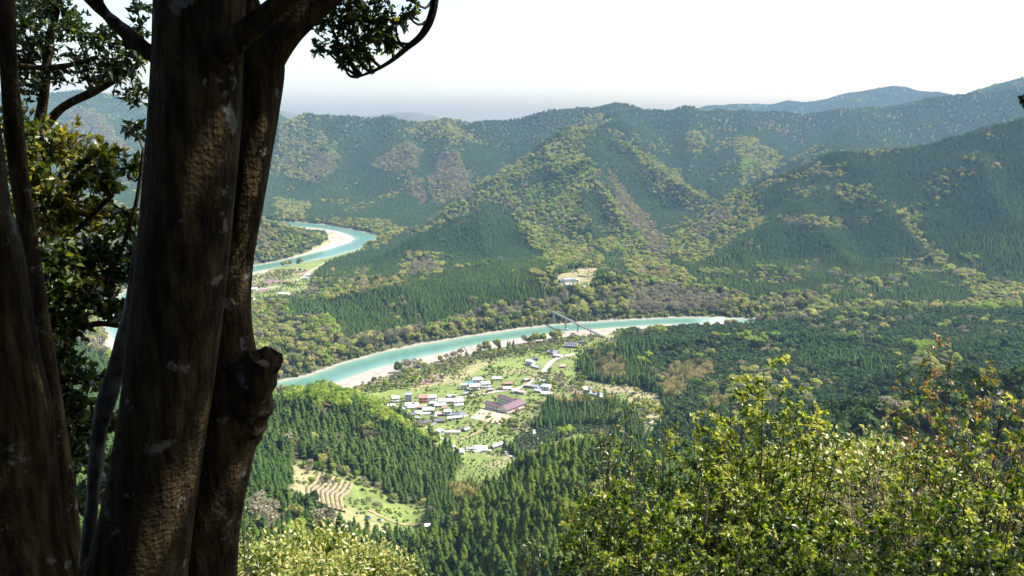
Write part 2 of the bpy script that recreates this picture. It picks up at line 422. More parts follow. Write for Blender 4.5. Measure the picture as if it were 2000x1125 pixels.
def water():
    m, n, l, b = nodes('river_water')
    tc = n.new('ShaderNodeTexCoord')
    nz = n.new('ShaderNodeTexNoise'); nz.inputs['Scale'].default_value = .02; nz.inputs['Detail'].default_value = 5
    l.new(tc.outputs['Object'], nz.inputs['Vector'])
    dp = n.new('ShaderNodeAttribute'); dp.attribute_name = 'depth'
    ma = n.new('ShaderNodeMath'); ma.operation = 'MULTIPLY_ADD'; ma.inputs[1].default_value = .7; ma.inputs[2].default_value = -.35
    l.new(nz.outputs['Fac'], ma.inputs[0])
    ad = n.new('ShaderNodeMath'); ad.operation = 'ADD'
    l.new(dp.outputs['Fac'], ad.inputs[0]); l.new(ma.outputs[0], ad.inputs[1])
    rp = ramp(n, [(0, (.20, .235, .18)), (.18, (.125, .20, .155)), (.5, (.082, .17, .132)), (1, (.062, .138, .11))])
    l.new(ad.outputs[0], rp.inputs['Fac'])
    rf = n.new('ShaderNodeAttribute'); rf.attribute_name = 'riffle'
    n3 = n.new('ShaderNodeTexNoise'); n3.inputs['Scale'].default_value = .3; n3.inputs['Detail'].default_value = 4
    l.new(tc.outputs['Object'], n3.inputs['Vector'])
    th = n.new('ShaderNodeMath'); th.operation = 'MULTIPLY_ADD'; th.inputs[1].default_value = 2.2; th.inputs[2].default_value = -.75; th.use_clamp = True
    l.new(n3.outputs['Fac'], th.inputs[0])
    ml = n.new('ShaderNodeMath'); ml.operation = 'MULTIPLY'; l.new(th.outputs[0], ml.inputs[0]); l.new(rf.outputs['Fac'], ml.inputs[1])
    mx = n.new('ShaderNodeMix'); mx.data_type = 'RGBA'
    l.new(ml.outputs[0], mx.inputs[0]); l.new(rp.outputs['Color'], mx.inputs[6]); mx.inputs[7].default_value = (.75, .78, .78, 1)
    l.new(mx.outputs[2], b.inputs['Base Color'])
    n2 = n.new('ShaderNodeTexNoise'); n2.inputs['Scale'].default_value = .25; n2.inputs['Detail'].default_value = 6
    l.new(tc.outputs['Object'], n2.inputs['Vector'])
    bp = n.new('ShaderNodeBump'); bp.inputs['Strength'].default_value = .25; bp.inputs['Distance'].default_value = .4
    l.new(n2.outputs['Fac'], bp.inputs['Height']); l.new(bp.outputs[0], b.inputs['Normal'])
    b.inputs['Roughness'].default_value = .15; b.inputs['IOR'].default_value = 1.33
    b.inputs['Specular IOR Level'].default_value = .3
water()

def ground_mat():
    m, n, l, b = nodes('ground_cover')
    at_ = n.new('ShaderNodeAttribute'); at_.attribute_name = 'cover'
    tc = n.new('ShaderNodeTexCoord')
    nz = n.new('ShaderNodeTexNoise'); nz.inputs['Scale'].default_value = .12; nz.inputs['Detail'].default_value = 7; nz.inputs['Roughness'].default_value = .65
    l.new(tc.outputs['Object'], nz.inputs['Vector'])
    mp = n.new('ShaderNodeMapRange')
    mp.inputs['From Min'].default_value = .3; mp.inputs['From Max'].default_value = .7
    mp.inputs['To Min'].default_value = .72; mp.inputs['To Max'].default_value = 1.25
    l.new(nz.outputs['Fac'], mp.inputs['Value'])
    mx = n.new('ShaderNodeVectorMath'); mx.operation = 'SCALE'
    l.new(at_.outputs['Color'], mx.inputs[0]); l.new(mp.outputs[0], mx.inputs['Scale'])
    l.new(mx.outputs[0], b.inputs['Base Color'])
    b.inputs['Roughness'].default_value = .95; b.inputs['Specular IOR Level'].default_value = .1
ground_mat()

# ------------------------------------------------------------------ object helpers
def props(o, label=None, cat=None, group=None, kind=None):
    if label: o['label'] = label
    if cat: o['category'] = cat
    if group: o['group'] = group
    if kind: o['kind'] = kind
    return o

def mesh_np(name, V, tris=None, quads=None, mat=None, smooth=False, tone=None):
    me = bpy.data.meshes.new(name)
    V = np.asarray(V, np.float32).reshape(-1, 3)
    me.vertices.add(len(V)); me.vertices.foreach_set('co', V.ravel())
    idx, starts, n = [], [], 0
    for arr, k in ((tris, 3), (quads, 4)):
        if arr is None or len(arr) == 0: continue
        arr = np.asarray(arr, np.int32).reshape(-1, k)
        idx.append(arr.ravel()); starts.append(n + np.arange(len(arr)) * k); n += arr.size
    idx = np.concatenate(idx); starts = np.concatenate(starts).astype(np.int32)
    me.loops.add(len(idx)); me.loops.foreach_set('vertex_index', idx)
    me.polygons.add(len(starts)); me.polygons.foreach_set('loop_start', starts)
    if smooth: me.polygons.foreach_set('use_smooth', np.ones(len(starts), bool))
    if tone is not None:
        a_ = me.attributes.new('tone', 'FLOAT', 'POINT'); a_.data.foreach_set('value', np.asarray(tone, np.float32))
    if mat: me.materials.append(MATS[mat])
    me.update(); me.validate()
    return me

def link(name, data, parent=None, loc=None, rz=0.0, **k):
    o = bpy.data.objects.new(name, data)
    COL.objects.link(o)
    if parent is not None: o.parent = parent
    if loc is not None: o.location = loc
    if rz: o.rotation_euler = (0, 0, rz)
    return props(o, **k)

class MB:
    def __init__(s): s.v = []; s.f = []
    def add(s, v, f):
        o = len(s.v); s.v += [tuple(map(float, p)) for p in v]; s.f += [tuple(i + o for i in q) for q in f]; return s
    def box(s, x0, x1, y0, y1, z0, z1):
        return s.add([(x0, y0, z0), (x1, y0, z0), (x1, y1, z0), (x0, y1, z0), (x0, y0, z1), (x1, y0, z1), (x1, y1, z1), (x0, y1, z1)],
                     [(0, 3, 2, 1), (4, 5, 6, 7), (0, 1, 5, 4), (1, 2, 6, 5), (2, 3, 7, 6), (3, 0, 4, 7)])
    def mesh(s, name, mat, smooth=False):
        me = bpy.data.meshes.new(name); me.from_pydata(s.v, [], s.f); me.materials.append(MATS[mat])
        if smooth:
            for p in me.polygons: p.use_smooth = True
        me.update(); return me
    def build(s, name, mat, parent=None, smooth=False, **k):
        return link(name, s.mesh(name, mat, smooth), parent, **k)

def tube_np(pts, rad, sides=8, cap=True, wob=0.0, seed=0, lump=2.0):
    pts = np.asarray(pts, float); n = len(pts)
    T = np.gradient(pts, axis=0); T /= np.linalg.norm(T, axis=1)[:, None] + 1e-9
    up = np.array([0, 0, 1.0]) if abs(T[0][2]) < .8 else np.array([0, 1.0, 0])
    A = np.cross(T[0], up); A /= np.linalg.norm(A)
    V = []
    ang = np.arange(sides) / sides * 2 * math.pi
    rng = np.random.RandomState(seed)
    ph = rng.rand(6) * 6.28
    for i in range(n):
        A = A - T[i] * A.dot(T[i]); A /= np.linalg.norm(A) + 1e-9
        B = np.cross(T[i], A)
        s_ = i / max(n - 1, 1)
        w = 1 + wob * (np.sin(2 * ang + ph[0] + lump * 2 * s_) * .5 + np.sin(3 * ang + ph[1] - lump * 3 * s_) * .35 + np.sin(5 * ang + ph[2] + lump * 7 * s_) * .2
                       + .4 * math.sin(lump * 9 * s_ + ph[3]))
        V.append(pts[i] + (np.cos(ang) * rad[i] * w)[:, None] * A + (np.sin(ang) * rad[i] * w)[:, None] * B)
    V = np.concatenate(V)
    i = np.arange(n - 1)[:, None] * sides; j = np.arange(sides)[None]; j2 = (j + 1) % sides
    Q = np.stack([i + j, i + j2, i + sides + j2, i + sides + j], -1).reshape(-1, 4)
    Tr = []
    if cap:
        V = np.concatenate([V, pts[:1], pts[-1:]])
        a_, b_ = len(V) - 2, len(V) - 1
        for q in range(sides):
            Tr.append((a_, (q + 1) % sides, q)); Tr.append((b_, (n - 1) * sides + q, (n - 1) * sides + (q + 1) % sides))
    return V, np.array(Q), np.array(Tr, int).reshape(-1, 3)

def smooth_path(pts, n):
    pts = np.asarray(pts, float)
    t = np.concatenate([[0], np.cumsum(np.linalg.norm(np.diff(pts[:, :3], axis=0), axis=1))]); t /= t[-1]
    s_ = np.linspace(0, 1, n)
    m = np.gradient(pts, t, axis=0)
    out = []
    for q in s_:
        i = min(np.searchsorted(t, q, 'right') - 1, len(t) - 2); i = max(i, 0)
        h = t[i + 1] - t[i]; u = (q - t[i]) / h
        h00 = 2 * u**3 - 3 * u**2 + 1; h10 = u**3 - 2 * u**2 + u; h01 = -2 * u**3 + 3 * u**2; h11 = u**3 - u**2
        out.append(h00 * pts[i] + h10 * h * m[i] + h01 * pts[i + 1] + h11 * h * m[i + 1])
    return np.array(out)

class Geo:                                    # collects tubes and triangles
    def __init__(s): s.V = []; s.Q = []; s.T = []; s.n = 0
    def add(s, V, Q=None, T=None):
        s.V.append(V)
        if Q is not None and len(Q): s.Q.append(np.asarray(Q) + s.n)
        if T is not None and len(T): s.T.append(np.asarray(T) + s.n)
        s.n += len(V)
    def tube(s, pts, rad, sides=5, **k): s.add(*tube_np(pts, rad, sides, **k))
    def mesh(s, name, mat, smooth=True):
        return mesh_np(name, np.concatenate(s.V), np.concatenate(s.T) if s.T else None, np.concatenate(s.Q) if s.Q else None, mat, smooth)

def leaves_mesh(name, P, D, L, W, mat, rng, tone, fold=.25, up=.6):
    """one folded pointed leaf per point: P base, D direction"""
    n = len(P)
    D = D / (np.linalg.norm(D, axis=1)[:, None] + 1e-9)
    Nn = rng.normal(size=(n, 3)); Nn[:, 2] += up * 2.0
    S = np.cross(D, Nn); S /= np.linalg.norm(S, axis=1)[:, None] + 1e-9
    N = np.cross(S, D)
    L = L[:, None]; W = W[:, None]
    v0 = P; v3 = P + D * L - N * L * .12
    m1 = P + D * L * .42
    a_ = m1 + S * W + N * W * fold; b_ = m1 - S * W + N * W * fold
    V = np.stack([v0, a_, v3, b_], 1).reshape(-1, 3)
    i = np.arange(n)[:, None] * 4
    T = np.concatenate([i + np.array([[0, 1, 2]]), i + np.array([[0, 2, 3]])], 0)
    return mesh_np(name, V, T, None, mat, False, np.repeat(tone, 4))

# ------------------------------------------------------------------ land cover
def IP(*pts): return [(float(a_), float(b_)) for a_, b_ in pts]
OPEN = [  # open valley land (no forest)
    IP((700, 752), (800, 722), (900, 700), (960, 684), (1040, 672), (1130, 655), (1230, 652), (1140, 700), (1128, 725), (1140, 740), (1180, 748), (1240, 755), (1290, 775),
       (1300, 830), (1270, 850), (1230, 800), (1205, 780), (1070, 785), (1050, 830), (1020, 850), (985, 880), (1030, 905), (1075, 870), (1160, 830), (1200, 850), (1150, 880), (1060, 895),
       (960, 965), (890, 1000), (885, 930), (905, 900), (868, 880), (800, 830), (730, 795), (640, 765)),
    IP((568, 905), (600, 895), (640, 915), (690, 920), (740, 955), (790, 985), (830, 985), (845, 1050), (800, 1050), (730, 1045), (680, 1028), (640, 1015), (600, 985), (568, 970)),
    IP((440, 545), (490, 532), (560, 520), (640, 503), (700, 487), (735, 478), (700, 495), (640, 515), (612, 540), (605, 575), (560, 585), (520, 590), (440, 600)),
    IP((1088, 540), (1110, 528), (1168, 524), (1165, 548), (1150, 560), (1090, 562)),
    IP((570, 440), (640, 445), (700, 460), (690, 475), (640, 490), (560, 505), (600, 492), (640, 468), (635, 455), (580, 450)),
    IP((1200, 640), (1300, 633), (1400, 630), (1475, 624), (1475, 634), (1350, 645), (1240, 652), (1190, 655)),
]
BROAD = [
    IP((545, 250), (592, 226), (640, 268), (667, 312), (650, 335), (612, 362), (575, 352), (540, 340)), IP((830, 238), (885, 235), (900, 270), (950, 270), (960, 285), (900, 280), (765, 265)),
    IP((1160, 226), (1205, 240), (1150, 262), (1130, 300), (1170, 350), (1215, 400), (1290, 480), (1325, 545), (1270, 545), (1200, 540), (1110, 520), (1080, 540), (1055, 500), (1040, 460), (1000, 412),
       (960, 395), (900, 425), (850, 452), (800, 462), (840, 438), (930, 370), (1000, 325), (1090, 268)),
    IP((1170, 235), (1260, 298), (1330, 360), (1400, 395), (1415, 425), (1350, 415), (1290, 365), (1240, 315)),
    IP((1340, 255), (1367, 258), (1372, 300), (1350, 312)), IP((1385, 298), (1420, 280), (1465, 268), (1530, 308), (1500, 342), (1440, 375), (1462, 330), (1430, 290)),
    IP((1310, 470), (1400, 405), (1500, 352), (1600, 320), (1642, 328), (1645, 352), (1560, 352), (1480, 372), (1500, 440), (1430, 480), (1370, 515), (1330, 525), (1300, 500)),
    IP((1610, 365), (1700, 370), (1705, 405), (1650, 400)), IP((1560, 420), (1640, 430), (1650, 450), (1570, 440)), IP((1745, 415), (1762, 412), (1860, 520), (1990, 598), (1970, 602), (1845, 535)),
    IP((1090, 600), (1110, 570), (1180, 548), (1270, 545), (1340, 532), (1362, 560), (1450, 582), (1500, 612), (1480, 622), (1090, 632)),
    IP((470, 600), (560, 600), (580, 640), (640, 618), (668, 660), (662, 690), (760, 672), (860, 650), (960, 632), (1060, 618), (1060, 640), (900, 662), (740, 692), (600, 738), (540, 748), (470, 745)),
    IP((690, 555), (790, 542), (800, 560), (720, 575), (640, 590), (600, 590)), IP((470, 400), (490, 425), (560, 445), (640, 462), (640, 475), (560, 500), (480, 518), (300, 480), (200, 420)),
    IP((740, 440), (790, 450), (760, 478), (720, 490), (735, 470)), IP((540, 395), (600, 395), (600, 432), (540, 432)), IP((785, 500), (860, 505), (860, 545), (785, 540)),
    IP((0, 340), (290, 420), (300, 560), (0, 520)), IP((640, 425), (780, 440), (770, 465), (650, 440)), IP((1040, 540), (1090, 540), (1090, 570), (1050, 562)),
    IP((1430, 590), (1560, 600), (1600, 606), (1500, 620)), IP((1900, 560), (2000, 570), (2000, 612), (1900, 605)),
    IP((1420, 750), (1490, 745), (1520, 790), (1430, 800)), IP((1560, 600), (2010, 596), (2010, 606), (1560, 612)),
]
BARE = [IP((720, 332), (800, 280), (822, 300), (815, 328), (770, 338)), IP((826, 352), (885, 294), (922, 345), (905, 372), (850, 378)), IP((800, 338), (832, 392), (822, 405), (800, 380)),
        IP((590, 290), (667, 312), (650, 338), (612, 362)), IP((1180, 330), (1290, 455), (1310, 520), (1270, 500), (1220, 420)), IP((1350, 440), (1420, 405), (1430, 430), (1360, 470)),
        IP((1520, 425), (1562, 425), (1570, 442), (1530, 440)), IP((1230, 560), (1330, 570), (1420, 590), (1400, 618), (1230, 610)), IP((120, 200), (200, 230), (260, 300), (150, 300)),
        IP((830, 375), (920, 345), (930, 390), (850, 400)), IP((800, 512), (850, 510), (862, 540), (800, 540)), IP((480, 990), (540, 1010), (560, 1035), (500, 1040))]
LIME = [IP((550, 790), (575, 755), (600, 745), (650, 755), (700, 780), (715, 800), (640, 812), (580, 800)), IP((700, 785), (745, 800), (800, 840), (870, 885), (860, 895), (790, 850), (725, 828)), IP((1255, 700), (1275, 700), (1275, 722), (1255, 722)),
        IP((1450, 668), (1520, 668), (1525, 682), (1450, 682)), IP((1770, 678), (1815, 680), (1822, 705), (1780, 700)), IP((1090, 850), (1160, 850), (1180, 875), (1100, 885)),
        IP((640, 618), (662, 640), (660, 670), (640, 650)), IP((1000, 430), (1060, 470), (1075, 530), (1050, 500)), IP((1100, 268), (1160, 340), (1130, 400), (1060, 420), (1000, 390), (940, 380), (1000, 345)),
        IP((1780, 420), (1800, 425), (1800, 440), (1780, 435)), IP((1440, 300), (1480, 320), (1460, 350), (1440, 340)), IP((1860, 606), (2005, 600), (2005, 612), (1860, 614)), IP((540, 480), (600, 470), (560, 500))]
BAMBOO = [IP((1150, 700), (1200, 694), (1225, 715), (1215, 740), (1160, 738)), IP((1290, 730), (1390, 708), (1395, 730), (1350, 760), (1330, 800), (1290, 760)), IP((1380, 790), (1420, 770), (1425, 805), (1385, 825), (1355, 830)),
          IP((1075, 788), (1200, 782), (1205, 795), (1080, 800)), IP((1262, 530), (1318, 526), (1320, 548), (1270, 548)), IP((700, 560), (760, 545), (790, 542), (740, 570)), IP((890, 965), (950, 950), (985, 935), (940, 990), (895, 1000)),
          IP((500, 445), (540, 455), (540, 480), (500, 470))]
CONIF = [IP((1140, 378), (1180, 385), (1190, 470), (1150, 478)), IP((1165, 262), (1230, 300), (1290, 390), (1250, 385), (1190, 340), (1150, 290)), IP((1175, 500), (1215, 495), (1230, 540), (1175, 540)),
         IP((1000, 360), (1060, 330), (1080, 350), (1010, 385)), IP((1410, 310), (1455, 305), (1445, 350), (1400, 345)), IP((1060, 795), (1215, 790), (1215, 830), (1050, 835))]
ORCH = [IP((985, 875), (1020, 845), (1060, 835), (1210, 830), (1200, 850), (1100, 850), (1065, 870), (1030, 895)), IP((895, 900), (1020, 898), (1025, 910), (960, 960), (895, 960)),
        IP((880, 855), (980, 845), (985, 862), (900, 872))]
PATCH_C = {  # ground colours (albedo)
    'forest': (.055, .05, .028), 'grass': (.115, .145, .045), 'meadow': (.14, .18, .05), 'dry': (.23, .205, .11), 'gravel': (.28, .24, .21), 'mud': (.30, .25, .20), 'rock': (.26, .24, .20), 'bush': (.10, .13, .04)}
DRY = [IP((800, 760), (850, 732), (930, 712), (965, 705), (900, 745)), IP((1170, 750), (1250, 752), (1290, 775), (1230, 775)), IP((900, 965), (960, 945), (985, 930), (930, 1000)), IP((570, 910), (610, 905), (640, 980), (575, 960)),
       IP((1220, 775), (1290, 775), (1300, 825), (1250, 830)), IP((1200, 645), (1330, 640), (1330, 660), (1200, 665)), IP((1085, 530), (1170, 525), (1165, 550), (1090, 560)), IP((570, 490), (635, 470), (645, 475), (600, 497))]
MEADOW = [IP((690, 770), (730, 760), (800, 758), (860, 770), (760, 778), (700, 785)), IP((905, 735), (960, 712), (1050, 690), (1090, 690), (1060, 715), (980, 725)), IP((1080, 720), (1130, 725), (1180, 745), (1110, 745)),
          IP((1150, 685), (1210, 672), (1200, 690), (1140, 700)), IP((740, 985), (830, 990), (830, 1025), (730, 1020)), IP((520, 560), (600, 545), (590, 575), (520, 580)), IP((1090, 870), (1150, 850), (1170, 870), (1050, 900))]

def in_any(polys, u, v):
    r = np.zeros(u.shape, bool)
    for p in polys: r |= inside(p, u, v)
    return r

UU, VV = proj(XX, YY, ZZ)
cov = np.zeros(XX.shape + (3,))
cov[:] = PATCH_C['forest']
def paint(mask, nm, f=1.0):
    cov[mask] = cov[mask] * (1 - f) + np.array(PATCH_C[nm]) * f
BRM = in_any(BROAD, UU, VV) | (RSD < 60); cov[BRM] = (.06, .066, .03)
OPENM = in_any(OPEN, UU, VV) & (YY > 150)
nA = fbm(XX, YY, 38.0, 77, 4); nB = fbm(XX, YY, 14.0, 78, 3)
paint(OPENM, 'grass'); paint(OPENM & (nA > .54), 'meadow', .7); paint(OPENM & (nA < .42), 'dry', .6); paint(OPENM & (nB > .6), 'bush', .6)
paint(OPENM & in_any(MEADOW, UU, VV), 'meadow', .85); paint(OPENM & in_any(DRY, UU, VV), 'dry', .8)
paint((RSD < 2 + 7 * nB) & (RSD > -30), 'rock', .8)
GRAV = [IP((640, 770), (650, 748), (700, 728), (760, 710), (850, 690), (950, 668), (1040, 655), (1120, 645), (1200, 638), (1300, 632), (1400, 630), (1470, 626), (1470, 634), (1350, 637), (1250, 642), (1210, 648), (1180, 655), (1110, 658), (1050, 667), (960, 682),
           (900, 697), (800, 718), (720, 748), (680, 764)), IP((560, 440), (640, 445), (693, 460), (695, 468), (684, 477), (640, 489), (555, 507), (600, 494), (645, 476), (640, 457), (610, 452), (570, 448)),
        IP((470, 530), (530, 524), (520, 532), (480, 538), (440, 548)), IP((215, 640), (235, 650), (260, 700), (300, 720), (240, 720), (200, 680))]
GRM = in_any(GRAV, UU, VV) & (YY > 700) & (RSD > -40)
paint(GRM, 'gravel'); paint(GRM & (nA > .55), 'mud', .35); paint(GRM & (nB > .62) & (RSD > 22), 'bush', .5); paint(GRM & (RSD < 7) & (RSD > 0), 'mud', .5)

inview = (YY > -320)
gv = np.stack([XX, YY, ZZ], -1).reshape(-1, 3)
nx = len(GX)
jj, ii = np.meshgrid(np.arange(len(GY) - 1), np.arange(nx - 1), indexing='ij')
q0 = jj * nx + ii
keep = (np.abs(GX[ii]) < 900 + .95 * np.maximum(GY[jj], 0)) | (GY[jj] < 1000)
q = np.stack([q0, q0 + 1, q0 + nx + 1, q0 + nx], -1)[keep]
used = np.zeros(len(gv), bool); used[q.ravel()] = True
remap = np.cumsum(used) - 1
gm = mesh_np('ground', gv[used], None, remap[q], 'ground_cover', True)
ca = gm.attributes.new('cover', 'FLOAT_COLOR', 'POINT')
cc = np.concatenate([cov.reshape(-1, 3)[used], np.ones((used.sum(), 1))], 1).astype(np.float32)
ca.data.foreach_set('color', cc.ravel())
link('ground', gm, kind='structure', label='forested hills, valley floor and gravel bars')

# the river: a sheet of water; the attribute is its depth, read off the distance to the bank
wet = RSD < 14
cell = (wet[:-1, :-1] | wet[1:, :-1] | wet[:-1, 1:] | wet[1:, 1:])
qw = np.stack([q0, q0 + 1, q0 + nx + 1, q0 + nx], -1)[cell]
uw = np.zeros(len(gv), bool); uw[qw.ravel()] = True
rw = np.cumsum(uw) - 1
wv = gv[uw].copy(); wv[:, 2] = WATER
wm = mesh_np('river', wv, None, rw[qw], 'river_water', True)
shal = np.clip(-RSD.reshape(-1)[uw] / 26.0, 0, 1)
ud, vd = proj(wv[:, 0], wv[:, 1], wv[:, 2])
rif = np.clip(1 - np.abs(ud - 1405) / 55, 0, 1) * np.clip(1 - np.abs(wv[:, 1] - on_plane(1405, 628, WATER)[1]) / 50, 0, 1) * (wv[:, 1] > 1100)
for nm_, val in (('depth', shal), ('riffle', rif)):
    at2 = wm.attributes.new(nm_, 'FLOAT', 'POINT'); at2.data.foreach_set('value', val.astype(np.float32))
link('river', wm, kind='structure', label='turquoise river winding through the valley')

# ------------------------------------------------------------------ draped fields, roads and terraces
def drape_quad(name, corners, mat, lift=.35, n=10, m=10, **k):
    c = [G(*p)[:2] for p in corners]
    V = []
    for i in range(n + 1):
        for j in range(m + 1):
            u, v = i / n, j / m
            p = (1 - u) * (1 - v) * c[0] + u * (1 - v) * c[1] + u * v * c[2] + (1 - u) * v * c[3]
            V.append((p[0], p[1], float(ground(p[0], p[1])) + lift))
    Q = [(i * (m + 1) + j, (i + 1) * (m + 1) + j, (i + 1) * (m + 1) + j + 1, i * (m + 1) + j + 1) for i in range(n) for j in range(m)]
    return link(name, mesh_np(name, V, None, Q, mat, True), kind='structure', **k)

def road(name, pts, width, mat, lift=.5, **k):
    P = np.array([G(*p)[:2] for p in pts])
    L = np.linalg.norm(np.diff(P, axis=0), axis=1).sum()
    P = smooth_path(P, max(int(L / 5), 4))
    T = np.gradient(P, axis=0); T /= np.linalg.norm(T, axis=1)[:, None]
    S = np.stack([T[:, 1], -T[:, 0]], 1)
    V = []
    for o in (-1, 0, 1):
        p = P + S * o * width / 2
        V.append(np.column_stack([p, ground(p[:, 0], p[:, 1]) + lift]))
    zc = np.max([v[:, 2] for v in V], axis=0)
    for v in V: v[:, 2] = zc
    n = len(P); V = np.concatenate(V)
    Q = [(o * n + i, o * n + i + 1, (o + 1) * n + i + 1, (o + 1) * n + i) for o in range(2) for i in range(n - 1)]
    return link(name, mesh_np(name, V, None, Q, mat, True), kind='structure', **k)

drape_quad('field', [(806, 752), (845, 731), (872, 738), (838, 752)], 'soil_brown')
drape_quad('field', [(484, 562), (528, 546), (561, 551), (512, 560)], 'soil_purple', n=8)
drape_quad('field', [(500, 572), (512, 562), (535, 562), (508, 573)], 'soil_purple', n=8)
drape_quad('field', [(578, 540), (600, 526), (618, 523), (604, 536)], 'soil_brown', n=8)
drape_quad('schoolyard', [(918, 818), (950, 790), (1000, 816), (975, 830)], 'yard_sand', lift=.45)
drape_quad('field', [(1168, 758), (1240, 757), (1262, 768), (1190, 769)], 'straw')
drape_quad('field', [(870, 860), (925, 846), (962, 828), (905, 858)], 'straw')
drape_quad('field', [(1180, 684), (1203, 680), (1212, 686), (1188, 689)], 'yard_sand')
road('road', [(1060, 727), (1068, 718), (1080, 706), (1098, 698), (1122, 692)], 6.5, 'dirt_road')
road('road', [(770, 797), (800, 796), (850, 790), (905, 776), (960, 768), (1010, 760), (1040, 745), (1062, 726)], 4.5, 'dirt_road')
road('road', [(838, 842), (846, 830), (852, 820), (843, 813)], 4, 'asphalt')
road('road', [(985, 882), (998, 893), (1020, 900), (1032, 908), (1010, 925)], 3.2, 'dirt_road')
road('road', [(1043, 840), (1046, 852), (1058, 866), (1072, 876), (1060, 888), (1032, 908)], 3.2, 'dirt_road')
road('road', [(862, 858), (878, 866), (892, 878), (905, 880), (960, 880)], 3.5, 'dirt_road')
road('road', [(1193, 664), (1205, 666), (1222, 662), (1240, 655)], 5, 'dirt_road')
road('road', [(592, 575), (600, 568), (612, 572), (640, 578)], 6, 'asphalt')
road('road', [(500, 566), (540, 561), (580, 548), (605, 532), (640, 512), (680, 500), (720, 488)], 4, 'dirt_road')
road('road', [(720, 1000), (745, 1012), (770, 1022), (800, 1028), (835, 1022), (850, 1010)], 2.4, 'straw')
road('road', [(1258, 830), (1290, 822), (1310, 824)], 3.5, 'dirt_road')

def terrace_steps(name, left, right, n, mat_top, bow=6.0, rise=1.4):
    """stepped strips between two image lines, each with a stone riser"""
    A0, A1 = G(*left[0]), G(*left[1]); B0, B1 = G(*right[0]), G(*right[1])
    g_ = link(name, None, kind='structure')
    for k in range(n):
        V, Q = [], []
        m = 14
        def pt(s_, t):
            a_ = A0[:2] * (1 - s_) + B0[:2] * s_; b_ = A1[:2] * (1 - s_) + B1[:2] * s_
            p = a_ * (1 - t) + b_ * t
            nrm = np.array([(b_ - a_)[1], -(b_ - a_)[0]]); nrm /= np.linalg.norm(nrm)
            return p + nrm * bow * 4 * t * (1 - t)
        s0, s1 = k / n, (k + .86) / n
        for i in range(m + 1):
            t = i / m
            a_, b_ = pt(s0, t), pt(s1, t)
            z = max(float(ground(*a_)), float(ground(*b_))) + .7
            V += [(a_[0], a_[1], z), (b_[0], b_[1], z), (b_[0], b_[1], z - rise - 1), (a_[0], a_[1], z - rise - 1)]
        for i in range(m):
            o = i * 4
            for c in range(4): Q.append((o + c, o + 4 + c, o + 4 + (c + 1) % 4, o + (c + 1) % 4))
        me = mesh_np('terrace', V, None, Q, mat_top, False); me.materials.append(MATS['terrace_wall'])
        mi = np.array([0, 1, 1, 1] * m, np.int32); me.polygons.foreach_set('material_index', mi)
        link('terrace', me, g_)
    return g_
terrace_steps('terraced_slope', [(620, 924), (602, 985)], [(692, 950), (676, 1003)], 8, 'straw', bow=4.0)
terrace_steps('terraced_slope', [(1128, 528), (1168, 526)], [(1128, 545), (1166, 546)], 5, 'straw', bow=1.5, rise=1.5)

# ------------------------------------------------------------------ tree prototypes (height 1)
def clump_quads(P, N, S, rng, jit=.6):
    n = len(P)
    N = N / (np.linalg.norm(N, axis=1)[:, None] + 1e-9) + rng.normal(size=(n, 3)) * jit * .6
    N /= np.linalg.norm(N, axis=1)[:, None] + 1e-9
    A = np.cross(N, rng.normal(size=(n, 3))); A /= np.linalg.norm(A, axis=1)[:, None] + 1e-9
    B = np.cross(N, A)
    S = S[:, None]
    a1 = .55 + .7 * rng.rand(n, 1); b1 = .55 + .7 * rng.rand(n, 1)
    V = np.stack([P - A * S * a1, P - B * S * b1 - A * S * .2, P + A * S, P + B * S * .9], 1).reshape(-1, 3)
    i = np.arange(n)[:, None] * 4
    return V, np.concatenate([i + np.array([[0, 1, 2]]), i + np.array([[0, 2, 3]])], 0)

def cedar_crown(seed, levels, per, R0=.17, z0=.12, core=True):
    rng = np.random.RandomState(seed)
    g_ = Geo()
    for k in range(levels):
        t = k / (levels - 1)
        z = z0 + (1 - z0) * t ** .92
        rr = R0 * (1 - t ** 1.45) ** .82 * (1.0 if t > .12 else .85) + .010
        m = max(4, int(per * (1 - .55 * t)))
        for j in range(m):
            an = (j + rng.rand() * .7) / m * 6.283 + k * 1.1
            r = rr * (.72 + .5 * rng.rand())
            d = np.array([math.cos(an), math.sin(an), 0]); s_ = np.array([-d[1], d[0], 0])
            base = np.array([0, 0, z + .018]); w = max(r * .42, .012)
            mid = d * r * .6 + np.array([0, 0, z + rng.normal() * .008])
            tip = d * r + np.array([0, 0, z - r * .28 + rng.rand() * .03])
            lift = .03 * rng.rand()
            V = np.array([base, mid + s_ * w, tip, mid - s_ * w, mid + np.array([0, 0, lift + .014])])
            g_.add(V, None, [(0, 1, 4), (1, 2, 4), (2, 3, 4), (3, 0, 4)])
    if core:
        zz = np.linspace(z0 + .03, .93, 5)
        g_.tube(np.column_stack([0 * zz, 0 * zz, zz]), R0 * .55 * (1 - (zz - z0) / (1 - z0)) ** .8 + .004, 6)
    return g_

